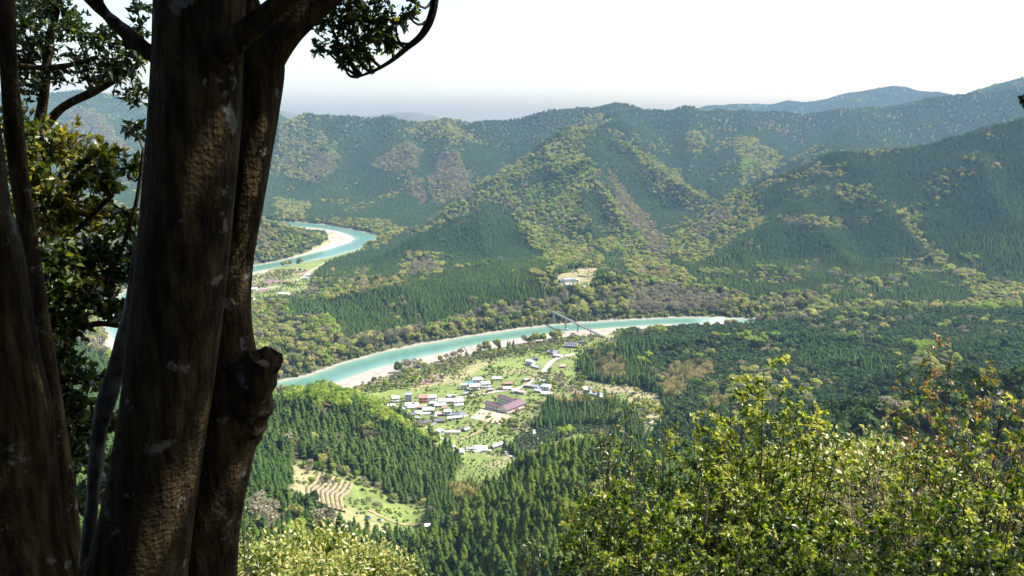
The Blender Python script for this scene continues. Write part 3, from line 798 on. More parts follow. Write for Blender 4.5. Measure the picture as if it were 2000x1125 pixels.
def blob_crown(seed, lobes, nq, w=.42, z0=.22, size=.085, sparse=False):
    rng = np.random.RandomState(seed)
    C = []; Rr = []
    for i in range(lobes):
        an = rng.rand() * 6.283; rad = w * .62 * math.sqrt(rng.rand()); zz = z0 + .2 + (.62 - z0 * .6) * rng.rand() * (1 - .5 * rad / w)
        C.append((math.cos(an) * rad, math.sin(an) * rad, zz)); Rr.append(w * (.34 + .2 * rng.rand()))
    C = np.array(C); Rr = np.array(Rr)
    k = rng.randint(0, lobes, nq)
    D = rng.normal(size=(nq, 3)); D[:, 2] = D[:, 2] * .9 + .3; D /= np.linalg.norm(D, axis=1)[:, None]
    rad = Rr[k][:, None] * (.82 + .26 * rng.rand(nq, 1))
    P = C[k] + D * rad * np.array([1, 1, .82])
    P[:, 2] = np.clip(P[:, 2], z0 * .8, 1.0)
    # drop what lies deep inside another lobe
    dist = np.min(np.linalg.norm((P[:, None] - C[None]) / np.array([1, 1, .82]), axis=2) / Rr[None], axis=1)
    ok = dist > .7
    P, D = P[ok], D[ok]
    g_ = Geo()
    V, T = clump_quads(P, D, size * (.6 + .8 * rng.rand(len(P))), rng, .8 if not sparse else 1.4)
    g_.add(V, None, T)
    if not sparse:
        for c, r in zip(C, Rr):
            zz = np.array([-.68, -.4, 0, .4, .68]) * r
            g_.tube(np.column_stack([0 * zz + c[0], 0 * zz + c[1], zz * .82 + c[2]]), np.sqrt(np.maximum((r * .74) ** 2 - zz ** 2, .0001)), 7)
    return g_

def tree_trunk(h=.9, r=.018, limbs=0, seed=0, z1=.3, w=.25):
    rng = np.random.RandomState(seed); g_ = Geo()
    g_.tube([(0, 0, -.06), (0, 0, .2 * h), (.004, .003, .6 * h), (0, 0, h)], [r * 1.3, r, r * .6, r * .12], 6)
    for i in range(limbs):
        an = rng.rand() * 6.28; z = z1 + (h - z1) * .6 * rng.rand()
        d = np.array([math.cos(an), math.sin(an), .9]); q_ = np.array([0, 0, z])
        g_.tube([q_, q_ + d * w * .5, q_ + d * w * .95 + np.array([0, 0, .04])], [r * .5, r * .35, r * .1], 4)
    return g_

def bamboo_clump(seed, n=16):
    rng = np.random.RandomState(seed); g_ = Geo(); P = []; D = []; S = []
    for i in range(n):
        b = rng.normal(size=2) * .14; an = rng.rand() * 6.28; h = .72 + .3 * rng.rand(); be = .12 + .22 * rng.rand()
        for t in np.linspace(.3, 1, 14):
            c = np.array([b[0] + math.cos(an) * be * t ** 3, b[1] + math.sin(an) * be * t ** 3, h * (t - .13 * t ** 4)])
            for q_ in range(2):
                o = rng.normal(size=3) * np.array([.045, .045, .02]) * (1.15 - t * .7)
                P.append(c + o); D.append(o + np.array([0, 0, .02])); S.append(.052 * (1.2 - .6 * t))
        g_.tube([(b[0], b[1], -.05), (b[0], b[1], h * .5), (b[0] + math.cos(an) * be * .5, b[1] + math.sin(an) * be * .5, h * .86)], [.006, .005, .003], 3, cap=False)
    V, T = clump_quads(np.array(P), np.array(D), np.array(S), rng, 1.0); g_.add(V, None, T)
    return g_

def proto(name, me): return bpy.data.objects.new(name, me)     # never linked to the scene: only a shape to scatter
def merge(parts, name, mat):
    g_ = Geo()
    for V, Q, T in parts: g_.add(V, Q, T)
    return g_.mesh(name, mat, False)
CEDAR = [cedar_crown(s_, 19, 10, R0=.20 + .02 * (s_ % 3)).mesh('cedar_crown', 'near_cedar_leaf', False) for s_ in range(5)]
CEDAR_T = tree_trunk(.9, .013).mesh('cedar_trunk', 'trunk_wood')
MIDC = [proto('cedar', cedar_crown(40 + s_, 12, 7, R0=.23 + .03 * (s_ % 3), z0=.06).mesh('cedar', 'cedar_leaf', False)) for s_ in range(5)]
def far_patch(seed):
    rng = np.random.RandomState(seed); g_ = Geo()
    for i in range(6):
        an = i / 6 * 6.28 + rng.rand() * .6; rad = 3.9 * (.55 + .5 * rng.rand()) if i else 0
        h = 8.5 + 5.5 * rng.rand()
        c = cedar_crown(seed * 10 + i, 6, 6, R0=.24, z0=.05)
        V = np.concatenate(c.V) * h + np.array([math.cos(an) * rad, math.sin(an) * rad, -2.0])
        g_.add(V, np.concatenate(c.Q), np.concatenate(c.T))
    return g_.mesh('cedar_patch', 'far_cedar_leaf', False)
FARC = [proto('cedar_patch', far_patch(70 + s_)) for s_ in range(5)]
EVP = [proto('evergreen', blob_crown(190 + s_, 9, 420, w=.40).mesh('evergreen_crown', 'evergreen_leaf', False)) for s_ in range(4)]
BR = [blob_crown(100 + s_, 9, 620, w=.40 + .05 * (s_ % 3)) for s_ in range(5)]
BROADM = [b.mesh('broadleaf_crown', 'broad_leaf', False) for b in BR]
LIMEM = [blob_crown(120 + s_, 9, 620, w=.45).mesh('broadleaf_crown', 'lime_leaf', False) for s_ in range(3)]
def bare_tree(s_):
    g_ = blob_crown(130 + s_, 9, 420, w=.42, size=.05, sparse=True)
    t = tree_trunk(.85, .016, 9, s_, .25, .36)
    g_.add(np.concatenate(t.V), np.concatenate(t.Q), np.concatenate(t.T)); return g_
BAREM = [bare_tree(s_).mesh('bare_crown', 'bare_twig', False) for s_ in range(4)]
REDM = blob_crown(150, 6, 260, w=.4, z0=.1).mesh('red_crown', 'red_leaf', False)
BROAD_T = tree_trunk(.6, .022, 5, 3).mesh('broadleaf_trunk', 'trunk_wood')
BAMB = [proto('bamboo', bamboo_clump(160 + s_).mesh('bamboo', 'bamboo_leaf', False)) for s_ in range(3)]
ORCHM = [proto('orchard_bush', blob_crown(170 + s_, 5, 160, w=.5, z0=.02, size=.13).mesh('orchard_bush', 'orchard_leaf', False)) for s_ in range(3)]
SCRUB = [proto('scrub', blob_crown(180 + s_, 5, 130, w=.62, z0=.02, size=.14).mesh('scrub', 'scrub_leaf', False)) for s_ in range(3)]
BROADP = [proto('broadleaf', m) for m in BROADM]; LIMEP = [proto('lime', m) for m in LIMEM]; BAREP = [proto('bare', m) for m in BAREM]

def scatter(name, P, S, protos, label, cat, seed=0, sz=None):
    """a wood that reads as one mass: points with instances"""
    n = len(P)
    if n == 0: return
    rng = np.random.RandomState(seed)
    me = bpy.data.meshes.new(name); me.vertices.add(n); me.vertices.foreach_set('co', np.asarray(P, np.float32).ravel())
    sc = np.column_stack([S, S, S if sz is None else sz]).astype(np.float32)
    rot = np.column_stack([rng.normal(size=n) * .03, rng.normal(size=n) * .03, rng.rand(n) * 6.283]).astype(np.float32)
    a_ = me.attributes.new('scl', 'FLOAT_VECTOR', 'POINT'); a_.data.foreach_set('vector', sc.ravel())
    a_ = me.attributes.new('rot', 'FLOAT_VECTOR', 'POINT'); a_.data.foreach_set('vector', rot.ravel())
    a_ = me.attributes.new('pick', 'INT', 'POINT'); a_.data.foreach_set('value', rng.randint(0, len(protos), n).astype(np.int32))
    o = link(name, me, kind='stuff', label=label, cat=cat)
    ng = bpy.data.node_groups.new(name, 'GeometryNodeTree')
    ng.interface.new_socket('Geometry', in_out='INPUT', socket_type='NodeSocketGeometry')
    ng.interface.new_socket('Geometry', in_out='OUTPUT', socket_type='NodeSocketGeometry')
    N, L = ng.nodes, ng.links
    gi, go = N.new('NodeGroupInput'), N.new('NodeGroupOutput')
    iop = N.new('GeometryNodeInstanceOnPoints'); iop.inputs['Pick Instance'].default_value = True
    jn = N.new('GeometryNodeJoinGeometry')
    for p in protos:
        oi = N.new('GeometryNodeObjectInfo'); oi.inputs['Object'].default_value = p; oi.inputs['As Instance'].default_value = True
        L.new(oi.outputs['Geometry'], jn.inputs[0])
    def attr(nm, t):
        x = N.new('GeometryNodeInputNamedAttribute'); x.data_type = t; x.inputs['Name'].default_value = nm; return x.outputs[0]
    L.new(gi.outputs[0], iop.inputs['Points']); L.new(jn.outputs[0], iop.inputs['Instance'])
    L.new(attr('pick', 'INT'), iop.inputs['Instance Index']); L.new(attr('scl', 'FLOAT_VECTOR'), iop.inputs['Scale'])
    e2r = N.new('FunctionNodeEulerToRotation'); L.new(attr('rot', 'FLOAT_VECTOR'), e2r.inputs[0]); L.new(e2r.outputs[0], iop.inputs['Rotation'])
    L.new(iop.outputs[0], go.inputs[0])
    md = o.modifiers.new('scatter', 'NODES'); md.node_group = ng
    return o

# ------------------------------------------------------------------ where trees stand
def jitter_grid(x0, x1, y0, y1, sp, seed):
    rng = np.random.RandomState(seed)
    gx, gy = np.meshgrid(np.arange(x0, x1, sp), np.arange(y0, y1, sp))
    gx[::2] += sp * .5
    x = gx.ravel() + (rng.rand(gx.size) - .5) * sp * .8; y = gy.ravel() + (rng.rand(gx.size) - .5) * sp * .8
    return x, y

def seen(x, y, z, top=16.0, slack=4.0):
    u, v = proj(x, y, z)
    ok = (u > -180) & (u < 2180) & (v < 1330) & (v > -200) & (y > 0)
    idx = np.nonzero(ok)[0]
    vis = np.ones(len(idx), bool)
    for t in np.concatenate([np.linspace(.08, .9, 30), np.linspace(.91, .985, 14)]):
        zt = ground(x[idx] * t, y[idx] * t)
        vis &= zt < (z[idx] + top) * t + slack
    r = np.zeros(len(x), bool); r[idx[vis]] = True
    return r, u, v

def classify(x, y, z, u, v):
    u0, v0 = u, v
    u = u + (fbm(x, y, 70.0, 201, 3) - .5) * 34; v = v + (fbm(x, y, 70.0, 203, 3) - .5) * 20
    c = np.zeros(len(x), int)                              # 0 conifer
    br = in_any(BROAD, u, v); c[br] = 1
    ba = in_any(BARE, u, v); c[ba] = 2
    li = in_any(LIME, u, v); c[li] = 3
    co = in_any(CONIF, u, v); c[co] = 0
    c[in_any(BAMBOO, u, v)] = 4
    op = in_any(OPEN, u0, v0) & ~co; c[op & (c != 4)] = -1
    c[in_any(ORCH, u0, v0)] = 5
    sdw = interp(RSD, x, y)
    c[(sdw < 4.5)] = -2
    c[in_any(GRAV, u0, v0)] = -2
    nr = (c == 0) & (sdw < 55) & (y < 1500); c[nr] = np.where(np.sin(x[nr] * 3.1) > 0, 1, 2)
    far_ = (c == 0) & (sdw < 26) & (y >= 1500); c[far_] = 1
    return c

rng = np.random.RandomState(4)
conif, broad, bare, lime = [], [], [], []
# near and middle distance, tree by tree
x, y = jitter_grid(-1250, 1250, 130, 1700, 4.5, 1)
m0 = (np.abs(x) < .75 * y + 60)
x, y = x[m0], y[m0]; z = ground(x, y)
vis, u, v = seen(x, y, z)
x, y, z, u, v = x[vis], y[vis], z[vis], u[vis], v[vis]
cl = classify(x, y, z, u, v)
nz = fbm(x, y, 60.0, 91, 3); nzf = fbm(x, y, 18.0, 93, 2); rr = rng.rand(len(x))
mixed = (cl == 0) & (nz > .62) & (rr < .35)                 # odd broadleaf trees within the plantation
cl = np.where(mixed, 1, cl)
cl = np.where((cl == 1) & (rr > .82) & (nz < .5), 0, cl)
cl = np.where((cl == 1) & (rr < .16), 2, cl); cl = np.where((cl == 1) & (nzf > .62) & (rr < .5), 3, cl)
sparse = rng.rand(len(x))
mix6 = np.where(in_any([IP((1230, 655), (1500, 628), (2100, 600), (2100, 900), (1250, 900), (1320, 790))], u, v), .55, .10)
cl = np.where((cl == 0) & (nz + .25 * (rng.rand(len(x)) - .5) > 1 - mix6 - .12), 6, cl)
isC = (cl == 0)
isE = (cl == 6) & (sparse < .5)
isB = np.isin(cl, (1, 2, 3)) & (sparse < np.where(interp(RSD, x, y) < 34, .5, .25))
C3 = np.column_stack([x, y, z - .4])[isC]; CH = (9.5 + 6.5 * rng.rand(isC.sum()) ** 1.3) * (.8 + .4 * nz[isC])
stx = np.floor((C3[:, 0] + 60 * fbm(C3[:, 0], C3[:, 1], 90., 301)) / 85).astype(int); sty = np.floor((C3[:, 1] + 60 * fbm(C3[:, 0], C3[:, 1], 90., 303)) / 85).astype(int)
stand = ((stx * 73856093 ^ sty * 19349663) & 1023) / 1023.0
CH = CH * (.78 + .42 * stand)
thin = rng.rand(len(C3)) > .10 + .12 * (stand > .7)
C3, CH = C3[thin], CH[thin]
B3 = np.column_stack([x, y, z - .4])[isB]; BC = cl[isB]; BH = 9.0 + 7.5 * rng.rand(isB.sum())
BH *= np.clip(interp(RSD, B3[:, 0], B3[:, 1]) / 22, .4, 1)
lowb = B3[:, 1] < 760
BH[lowb] *= .85
# scrub and trees on the open land: hedges, gardens, river brush
op = (cl == -1)
xo, yo, zo, uo, vo = x[op], y[op], z[op], u[op], v[op]
ro = rng.rand(len(xo)); nh = fbm(xo, yo, 24.0, 95, 3)
BRUSH = [IP((690, 765), (700, 752), (800, 722), (900, 700), (960, 684), (1060, 672), (1120, 662), (1125, 676), (1050, 690), (980, 695), (900, 722), (880, 740), (800, 758), (720, 770)),
         IP((1030, 740), (1080, 728), (1140, 745), (1150, 765), (1090, 768), (1040, 750)), IP((905, 835), (960, 815), (1000, 822), (1050, 818), (1060, 835), (1000, 850), (960, 830), (915, 850)),
         IP((1210, 642), (1240, 640), (1260, 655), (1200, 665)), IP((900, 775), (935, 770), (945, 795), (905, 810)), IP((610, 905), (690, 920), (790, 990), (740, 975), (690, 945), (640, 925)),
         IP((500, 545), (560, 525), (640, 505), (700, 492), (690, 505), (620, 520), (560, 540)), IP((1230, 780), (1300, 790), (1300, 830), (1260, 845)), IP((850, 985), (890, 960), (900, 1000), (850, 1010)),
         IP((1130, 690), (1150, 690), (1150, 735), (1125, 735)), IP((1010, 790), (1060, 780), (1060, 800), (1015, 815))]
brush = in_any(BRUSH, uo, vo)
HOUSEM = IP((735, 785), (800, 760), (905, 735), (985, 735), (1060, 740), (1090, 765), (1040, 800), (1000, 805), (985, 835), (920, 850), (850, 850), (815, 830), (740, 805))
inv = inside(HOUSEM, uo, vo)
pick = (brush & (ro < .30)) | (~brush & ~inv & (nh > .6) & (ro < .25)) | (inv & (ro < .055))
nb = pick.sum(); hc = np.where(rng.rand(nb) < .45, 2, np.where(rng.rand(nb) < .25, 3, 1)); hc = np.where(inv[pick] & (hc == 2), 1, hc)
V3 = np.column_stack([xo, yo, zo - .3])[pick]; VH = 3.6 + 4.2 * rng.rand(nb); VH[inv[pick]] *= .75
scr = ~pick & ((~inv & (ro > .35) & (nh > .42)) | (inv & (ro > .80)))
S3 = np.column_stack([xo, yo, zo - .2])[scr]; SH = 1.0 + 1.7 * rng.rand(scr.sum())
bam = (cl == 4) & (sparse < .2); M3 = np.column_stack([x, y, z - .4])[bam]; MH = 9 + 6 * rng.rand(bam.sum())
orc = (cl == 5); O3 = np.column_stack([x, y, z - .2])[orc]; OH = np.where(inside(ORCH[0], u[orc], v[orc]), 3.4, 1.7) * (.7 + .6 * rng.rand(orc.sum()))
B3 = np.concatenate([B3, V3]); BC = np.concatenate([BC, hc]); BH = np.concatenate([BH, VH])

def tree(name, loc, h, crown, trunk, wid, rz, label, cat, group):
    t = link(name, None, loc=loc, rz=rz, label=label, cat=cat, group=group)
    t.empty_display_size = .1
    t.scale = (h * wid, h * wid, h)
    link('trunk', trunk, t); link('crown', crown, t)
    return t

def front(P, H, n):                           # the ones that show largest
    u, v = proj(P[:, 0], P[:, 1], P[:, 2])
    s_ = H / np.linalg.norm(P, axis=1) * ((u > 440) & (u < 2010) & (v < 1140) & ((u < 1150) | (v < 900)))
    o = np.argsort(-s_); return o[:n], o[n:]
def cedar_zone(p):
    u, v = proj(*p)
    z_ = ('on the slope left of the terrace clearing' if u < 600 else 'on the spur above the terrace clearing' if u < 760 and v < 985 else 'at the right end of the spur beside the orchard' if u < 930 and v < 1010
          else 'on the slope below the terrace clearing' if u < 830 else 'on the slope at the bottom centre' if v > 1010 else 'on the near spur right of the orchard')
    return 'dark green conical cedar ' + z_, 'tree', 'cedars ' + z_
near, rest = front(C3, CH, 300)
for k, i in enumerate(near):
    tree('cedar_tree', C3[i], CH[i], CEDAR[k % 5], CEDAR_T, .95 + .3 * rng.rand(), rng.rand() * 6.28,
         *cedar_zone(C3[i]))
scatter('cedar_wood', C3[rest], CH[rest], MIDC, 'dark green cedar plantation covering the hills around the river', 'wood', 3)
near, rest = front(B3, BH, 240)
LB = {1: ('green rounded broadleaf tree', BROADM), 2: ('brownish leafless tree', BAREM), 3: ('bright lime green tree', LIMEM)}
def valley_zone(lb, p):
    u, v = proj(*p)
    z_ = ('round the terrace clearing' if v > 890 and u < 860 else 'on the crest of the left cedar spur' if u < 800 and v > 745 and v > 745 + (u - 600) * .35 else 'along the gravel bank of the river' if v < 740 - (u - 700) * .14 and u < 1130
          else 'beside the school' if 900 < u < 1060 and 765 < v < 835 else 'between the village houses' if 740 < u < 1090 and v < 835 else 'round the lower farms and orchard' if u < 1090 else 'on the hill right of the village' if u < 1330 else 'among the cedars of the right hills')
    return lb + ' ' + z_, 'tree', lb.replace('tree', 'trees') + ' ' + z_
for k, i in enumerate(near):
    lb, ms = LB[int(BC[i])]
    tree('broadleaf_tree' if BC[i] != 2 else 'bare_tree', B3[i], BH[i], ms[k % len(ms)], BROAD_T, .95 + .4 * rng.rand(), rng.rand() * 6.28, *valley_zone(lb, B3[i]))
for c, P_, nm, lb in ((1, BROADP, 'broadleaf_wood', 'mixed olive green broadleaf wood along ridges and river banks'), (2, BAREP, 'leafless_wood', 'brownish leafless wood patches on banks and slopes'),
                      (3, LIMEP, 'spring_wood', 'bright spring green broadleaf patches on the nearer hills')):
    r2 = rest[BC[rest] == c]
    scatter(nm, B3[r2], BH[r2] * 1.1, P_, lb, 'wood', 5 + c)
scatter('evergreen_wood', np.column_stack([x, y, z - .4])[isE], 9 + 6 * rng.rand(isE.sum()), EVP, 'dark green evergreen oak wood with rounded crowns on the nearer hills', 'wood', 12)
scatter('bamboo_grove', M3, MH, BAMB, 'feathery straw coloured bamboo groves among the dark cedars', 'bamboo', 9)
scatter('orchard_bushes', O3, OH, ORCHM, 'dark green citrus and tea bushes on the valley slopes', 'bushes', 10)
scatter('scrub', S3, SH, SCRUB, 'low green scrub and garden bushes on open land', 'scrub', 11)

# far slopes
fx, fy = [], []
for lo, hi, sp, sd_ in ((1700, 2600, 8.0, 2), (2600, 3600, 10.0, 3), (3600, 7800, 16.0, 4)):
    w = .74 * hi + 100
    a_, b_ = jitter_grid(-w, w, lo, hi, sp, sd_); fx.append(a_); fy.append(b_)
fx, fy = np.concatenate(fx), np.concatenate(fy)
m0 = np.abs(fx) < .74 * fy + 80
fx, fy = fx[m0], fy[m0]; fz = ground(fx, fy)
vis, u, v = seen(fx, fy, fz, 16, 8)
fx, fy, fz, u, v = fx[vis], fy[vis], fz[vis], u[vis], v[vis]
cl = classify(fx, fy, fz, u, v)
nz = fbm(fx, fy, 130.0, 97, 3); nzf = fbm(fx, fy, 40.0, 98, 2); rr = rng.rand(len(fx))
cl = np.where((cl == 0) & (nz > .66) & (rr < .3), 1, cl)
cl = np.where((cl == 1) & (nzf < .42) & (rr > .45), 0, cl)
cl = np.where((cl == 1) & (rr < .22) & (nzf > .5), 2, cl); cl = np.where((cl == 1) & (rr > np.where((u > 820) & (u < 1320), .4, .8)) & (fy < 3000), 3, cl)  # more lime crowns on the central mountain to brighten its sunlit crest
sc_ = np.where(fy < 2600, 1.0, np.where(fy < 3600, 1.15, 1.6))
f0 = cl == 0
rr2 = rng.rand(len(fx))
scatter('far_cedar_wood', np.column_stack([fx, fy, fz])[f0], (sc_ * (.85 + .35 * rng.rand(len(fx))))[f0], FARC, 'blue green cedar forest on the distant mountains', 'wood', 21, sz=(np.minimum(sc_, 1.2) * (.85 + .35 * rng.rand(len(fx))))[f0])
for c, P_, nm, lb in ((1, BROADP, 'far_broadleaf_wood', 'pale green broadleaf forest along the distant ridges'), (2, BAREP + BROADP[:1], 'far_leafless_wood', 'grey brown leafless forest patches on the distant slopes'),
                      (3, LIMEP + BROADP[:2], 'far_spring_wood', 'yellow green spring crowns on the central mountain'), (4, BAMB, 'far_bamboo', 'straw coloured bamboo on the far valley slopes')):
    fm = (cl == c) & (rr2 < np.where(fy < 2600, .55, .8))
    scatter(nm, np.column_stack([fx, fy, fz - .5])[fm], (np.minimum(sc_, 1.35) * (9.5 + 6.5 * rng.rand(len(fx))))[fm], P_, lb, 'wood', 30 + c)
print('COUNTS', len(C3), len(B3), len(S3), len(M3), len(O3), f0.sum(), [(cl == c).sum() for c in (1, 2, 3, 4)])

# ------------------------------------------------------------------ bridge
def bar(mb, a_, b_, w, h):
    a_, b_ = np.array(a_, float), np.array(b_, float)
    t = b_ - a_; s_ = np.array([t[1], -t[0], 0]); s_ /= np.linalg.norm(s_)
    V = []
    for p in (a_, b_):
        for o, q_ in ((-1, 0), (1, 0), (1, 1), (-1, 1)): V.append(p + s_ * o * w / 2 + np.array([0, 0, -h * (1 - q_)]))
    mb.add(V, [(0, 1, 2, 3), (7, 6, 5, 4), (0, 4, 5, 1), (1, 5, 6, 2), (2, 6, 7, 3), (3, 7, 4, 0)]); return mb

def bridge():
    p1 = on_plane(1082, 633, WATER); e_ = on_plane(1199, 668, -333.0)
    top1 = at(1082, 609.5, p1[1])
    d = e_[:2] - p1[:2]
    def deck(t): return np.array([p1[0] + d[0] * t, p1[1] + d[1] * t, top1[2] + (e_[2] + .6 - top1[2]) * t])
    def t_of(px):
        ts = np.linspace(-.05, 1, 400); P = np.array([deck(t) for t in ts]); u, _ = proj(P[:, 0], P[:, 1], P[:, 2])
        return ts[np.argmin(np.abs(u - px))]
    root = link('road_bridge', None, loc=tuple(deck(0)), label='long grey girder bridge on tall piers crossing the turquoise river', cat='bridge')
    o = deck(0)
    ts = np.linspace(-.03, 1.0, 12)
    m = MB()
    for a_, b_ in zip(ts[:-1], ts[1:]): bar(m, deck(a_) - o, deck(b_) - o, 3.2, .4)
    m.build('deck', 'asphalt', root)
    s_ = np.array([d[1], -d[0], 0]) / np.linalg.norm(d)
    for sg in (-1, 1):
        m = MB()
        bar(m, deck(-.03) - o + s_ * sg * 1.0 + np.array([0, 0, -.52]), deck(.93) - o + s_ * sg * 1.0 + np.array([0, 0, -.52]), .35, 1.5)
        m.build('girder', 'steel', root)
        m = MB()
        for hh in (.55, 1.1): bar(m, deck(-.03) - o + s_ * sg * 1.5 + np.array([0, 0, hh]), deck(1) - o + s_ * sg * 1.5 + np.array([0, 0, hh]), .1, .12)
        for t in np.linspace(-.02, .99, 50):
            q_ = deck(t) - o + s_ * sg * 1.5; m.box(q_[0] - .06, q_[0] + .06, q_[1] - .06, q_[1] + .06, q_[2], q_[2] + 1.1)
        m.build('railing', 'steel', root)
    for px, wdt in ((1082, 4.0), (1105, 2.6), (1128.5, 2.0), (1154, 1.8)):
        t = t_of(px); q_ = deck(t) - o
        gz = min(float(ground(*deck(t)[:2])), -346) - 2 - o[2]
        b_, m_ = 1.3, MB()
        top = q_[2] - 2.0
        m_.add([(q_[0] + sx * wdt / 2 * f, q_[1] + sy * b_ / 2 * f, zz) for zz, f in ((gz, 1.25), (top, .9)) for sx, sy in ((-1, -1), (1, -1), (1, 1), (-1, 1))],
               [(3, 2, 1, 0), (4, 5, 6, 7), (0, 1, 5, 4), (1, 2, 6, 5), (2, 3, 7, 6), (3, 0, 4, 7)])
        pr = m_.build('pier', 'concrete', root)
        MB().box(q_[0] - wdt * .8, q_[0] + wdt * .8, q_[1] - 1.2, q_[1] + 1.2, top + .002, q_[2] - .55).build('pier_cap', 'concrete', pr)
        if px > 1090: MB().box(q_[0] - wdt * 1.5, q_[0] + wdt * 1.5, q_[1] - 2.6, q_[1] + 2.6, gz - 1, WATER + 1.6 - o[2]).build('footing', 'concrete', pr)
    # abutment on the village side
    q_ = deck(1) - o
    MB().box(q_[0] - 3.4, q_[0] + 3, q_[1] - 3, q_[1] + 3, -8 + q_[2], q_[2] - .56).build('abutment', 'concrete', root)
bridge()

# ------------------------------------------------------------------ buildings
WINM = {}
def window(parent, x, y, z, w, h, side, wall_frame='wall_white'):
    """pane set 5 cm proud of the wall within a frame; side: axis the wall faces"""
    key = (round(w, 1), round(h, 1), side)
    if key not in WINM:
        m = MB()
        if side[0] == 'y': m.box(-w / 2, w / 2, -.06, .06, -h / 2, h / 2)
        else: m.box(-.06, .06, -w / 2, w / 2, -h / 2, h / 2)
        WINM[key] = m.mesh('window', 'glass_dark')
    return link('window', WINM[key], parent, loc=(x, y, z))

def gable(parent, cx, cy, z, L, D, rise, mat, over=.7, name='roof', hip=0.0, wall=None):
    """pitched roof along x; hip pulls the ridge ends in"""
    a_, b_ = L / 2 + over, D / 2 + over
    zz = z - over * rise / (D / 2)
    rx = a_ - hip
    m = MB(); th = .28
    V = []
    for dz in (0, th):
        V += [(cx - a_, cy - b_, zz + dz), (cx + a_, cy - b_, zz + dz), (cx + a_, cy + b_, zz + dz), (cx - a_, cy + b_, zz + dz), (cx - rx, cy, z + rise + dz), (cx + rx, cy, z + rise + dz)]
    m.add(V, [(6, 7, 11, 10), (8, 9, 10, 11), (1, 0, 4, 5), (3, 2, 5, 4), (0, 1, 7, 6), (2, 3, 9, 8), (0, 6, 10, 4), (3, 4, 10, 9), (1, 5, 11, 7), (2, 8, 11, 5)]
          + ([(6, 10, 9), (7, 8, 11)] if hip else []))
    r = m.build(name, mat, parent)
    MB().box(cx - rx, cx + rx, cy - .2, cy + .2, z + rise + th - .06, z + rise + th + .16).build('ridge_cap', mat, r)
    if wall and not hip:
        g_ = MB()
        for sg in (-1, 1):
            xx = cx + sg * L / 2
            g_.add([(xx, cy - D / 2, z), (xx, cy + D / 2, z), (xx, cy, z + rise), (xx - sg * .2, cy - D / 2, z), (xx - sg * .2, cy + D / 2, z), (xx - sg * .2, cy, z + rise)],
                   [(0, 1, 2), (5, 4, 3), (0, 3, 4, 1), (1, 4, 5, 2), (2, 5, 3, 0)])
        g_.build('gable_wall', wall, parent)
    return r

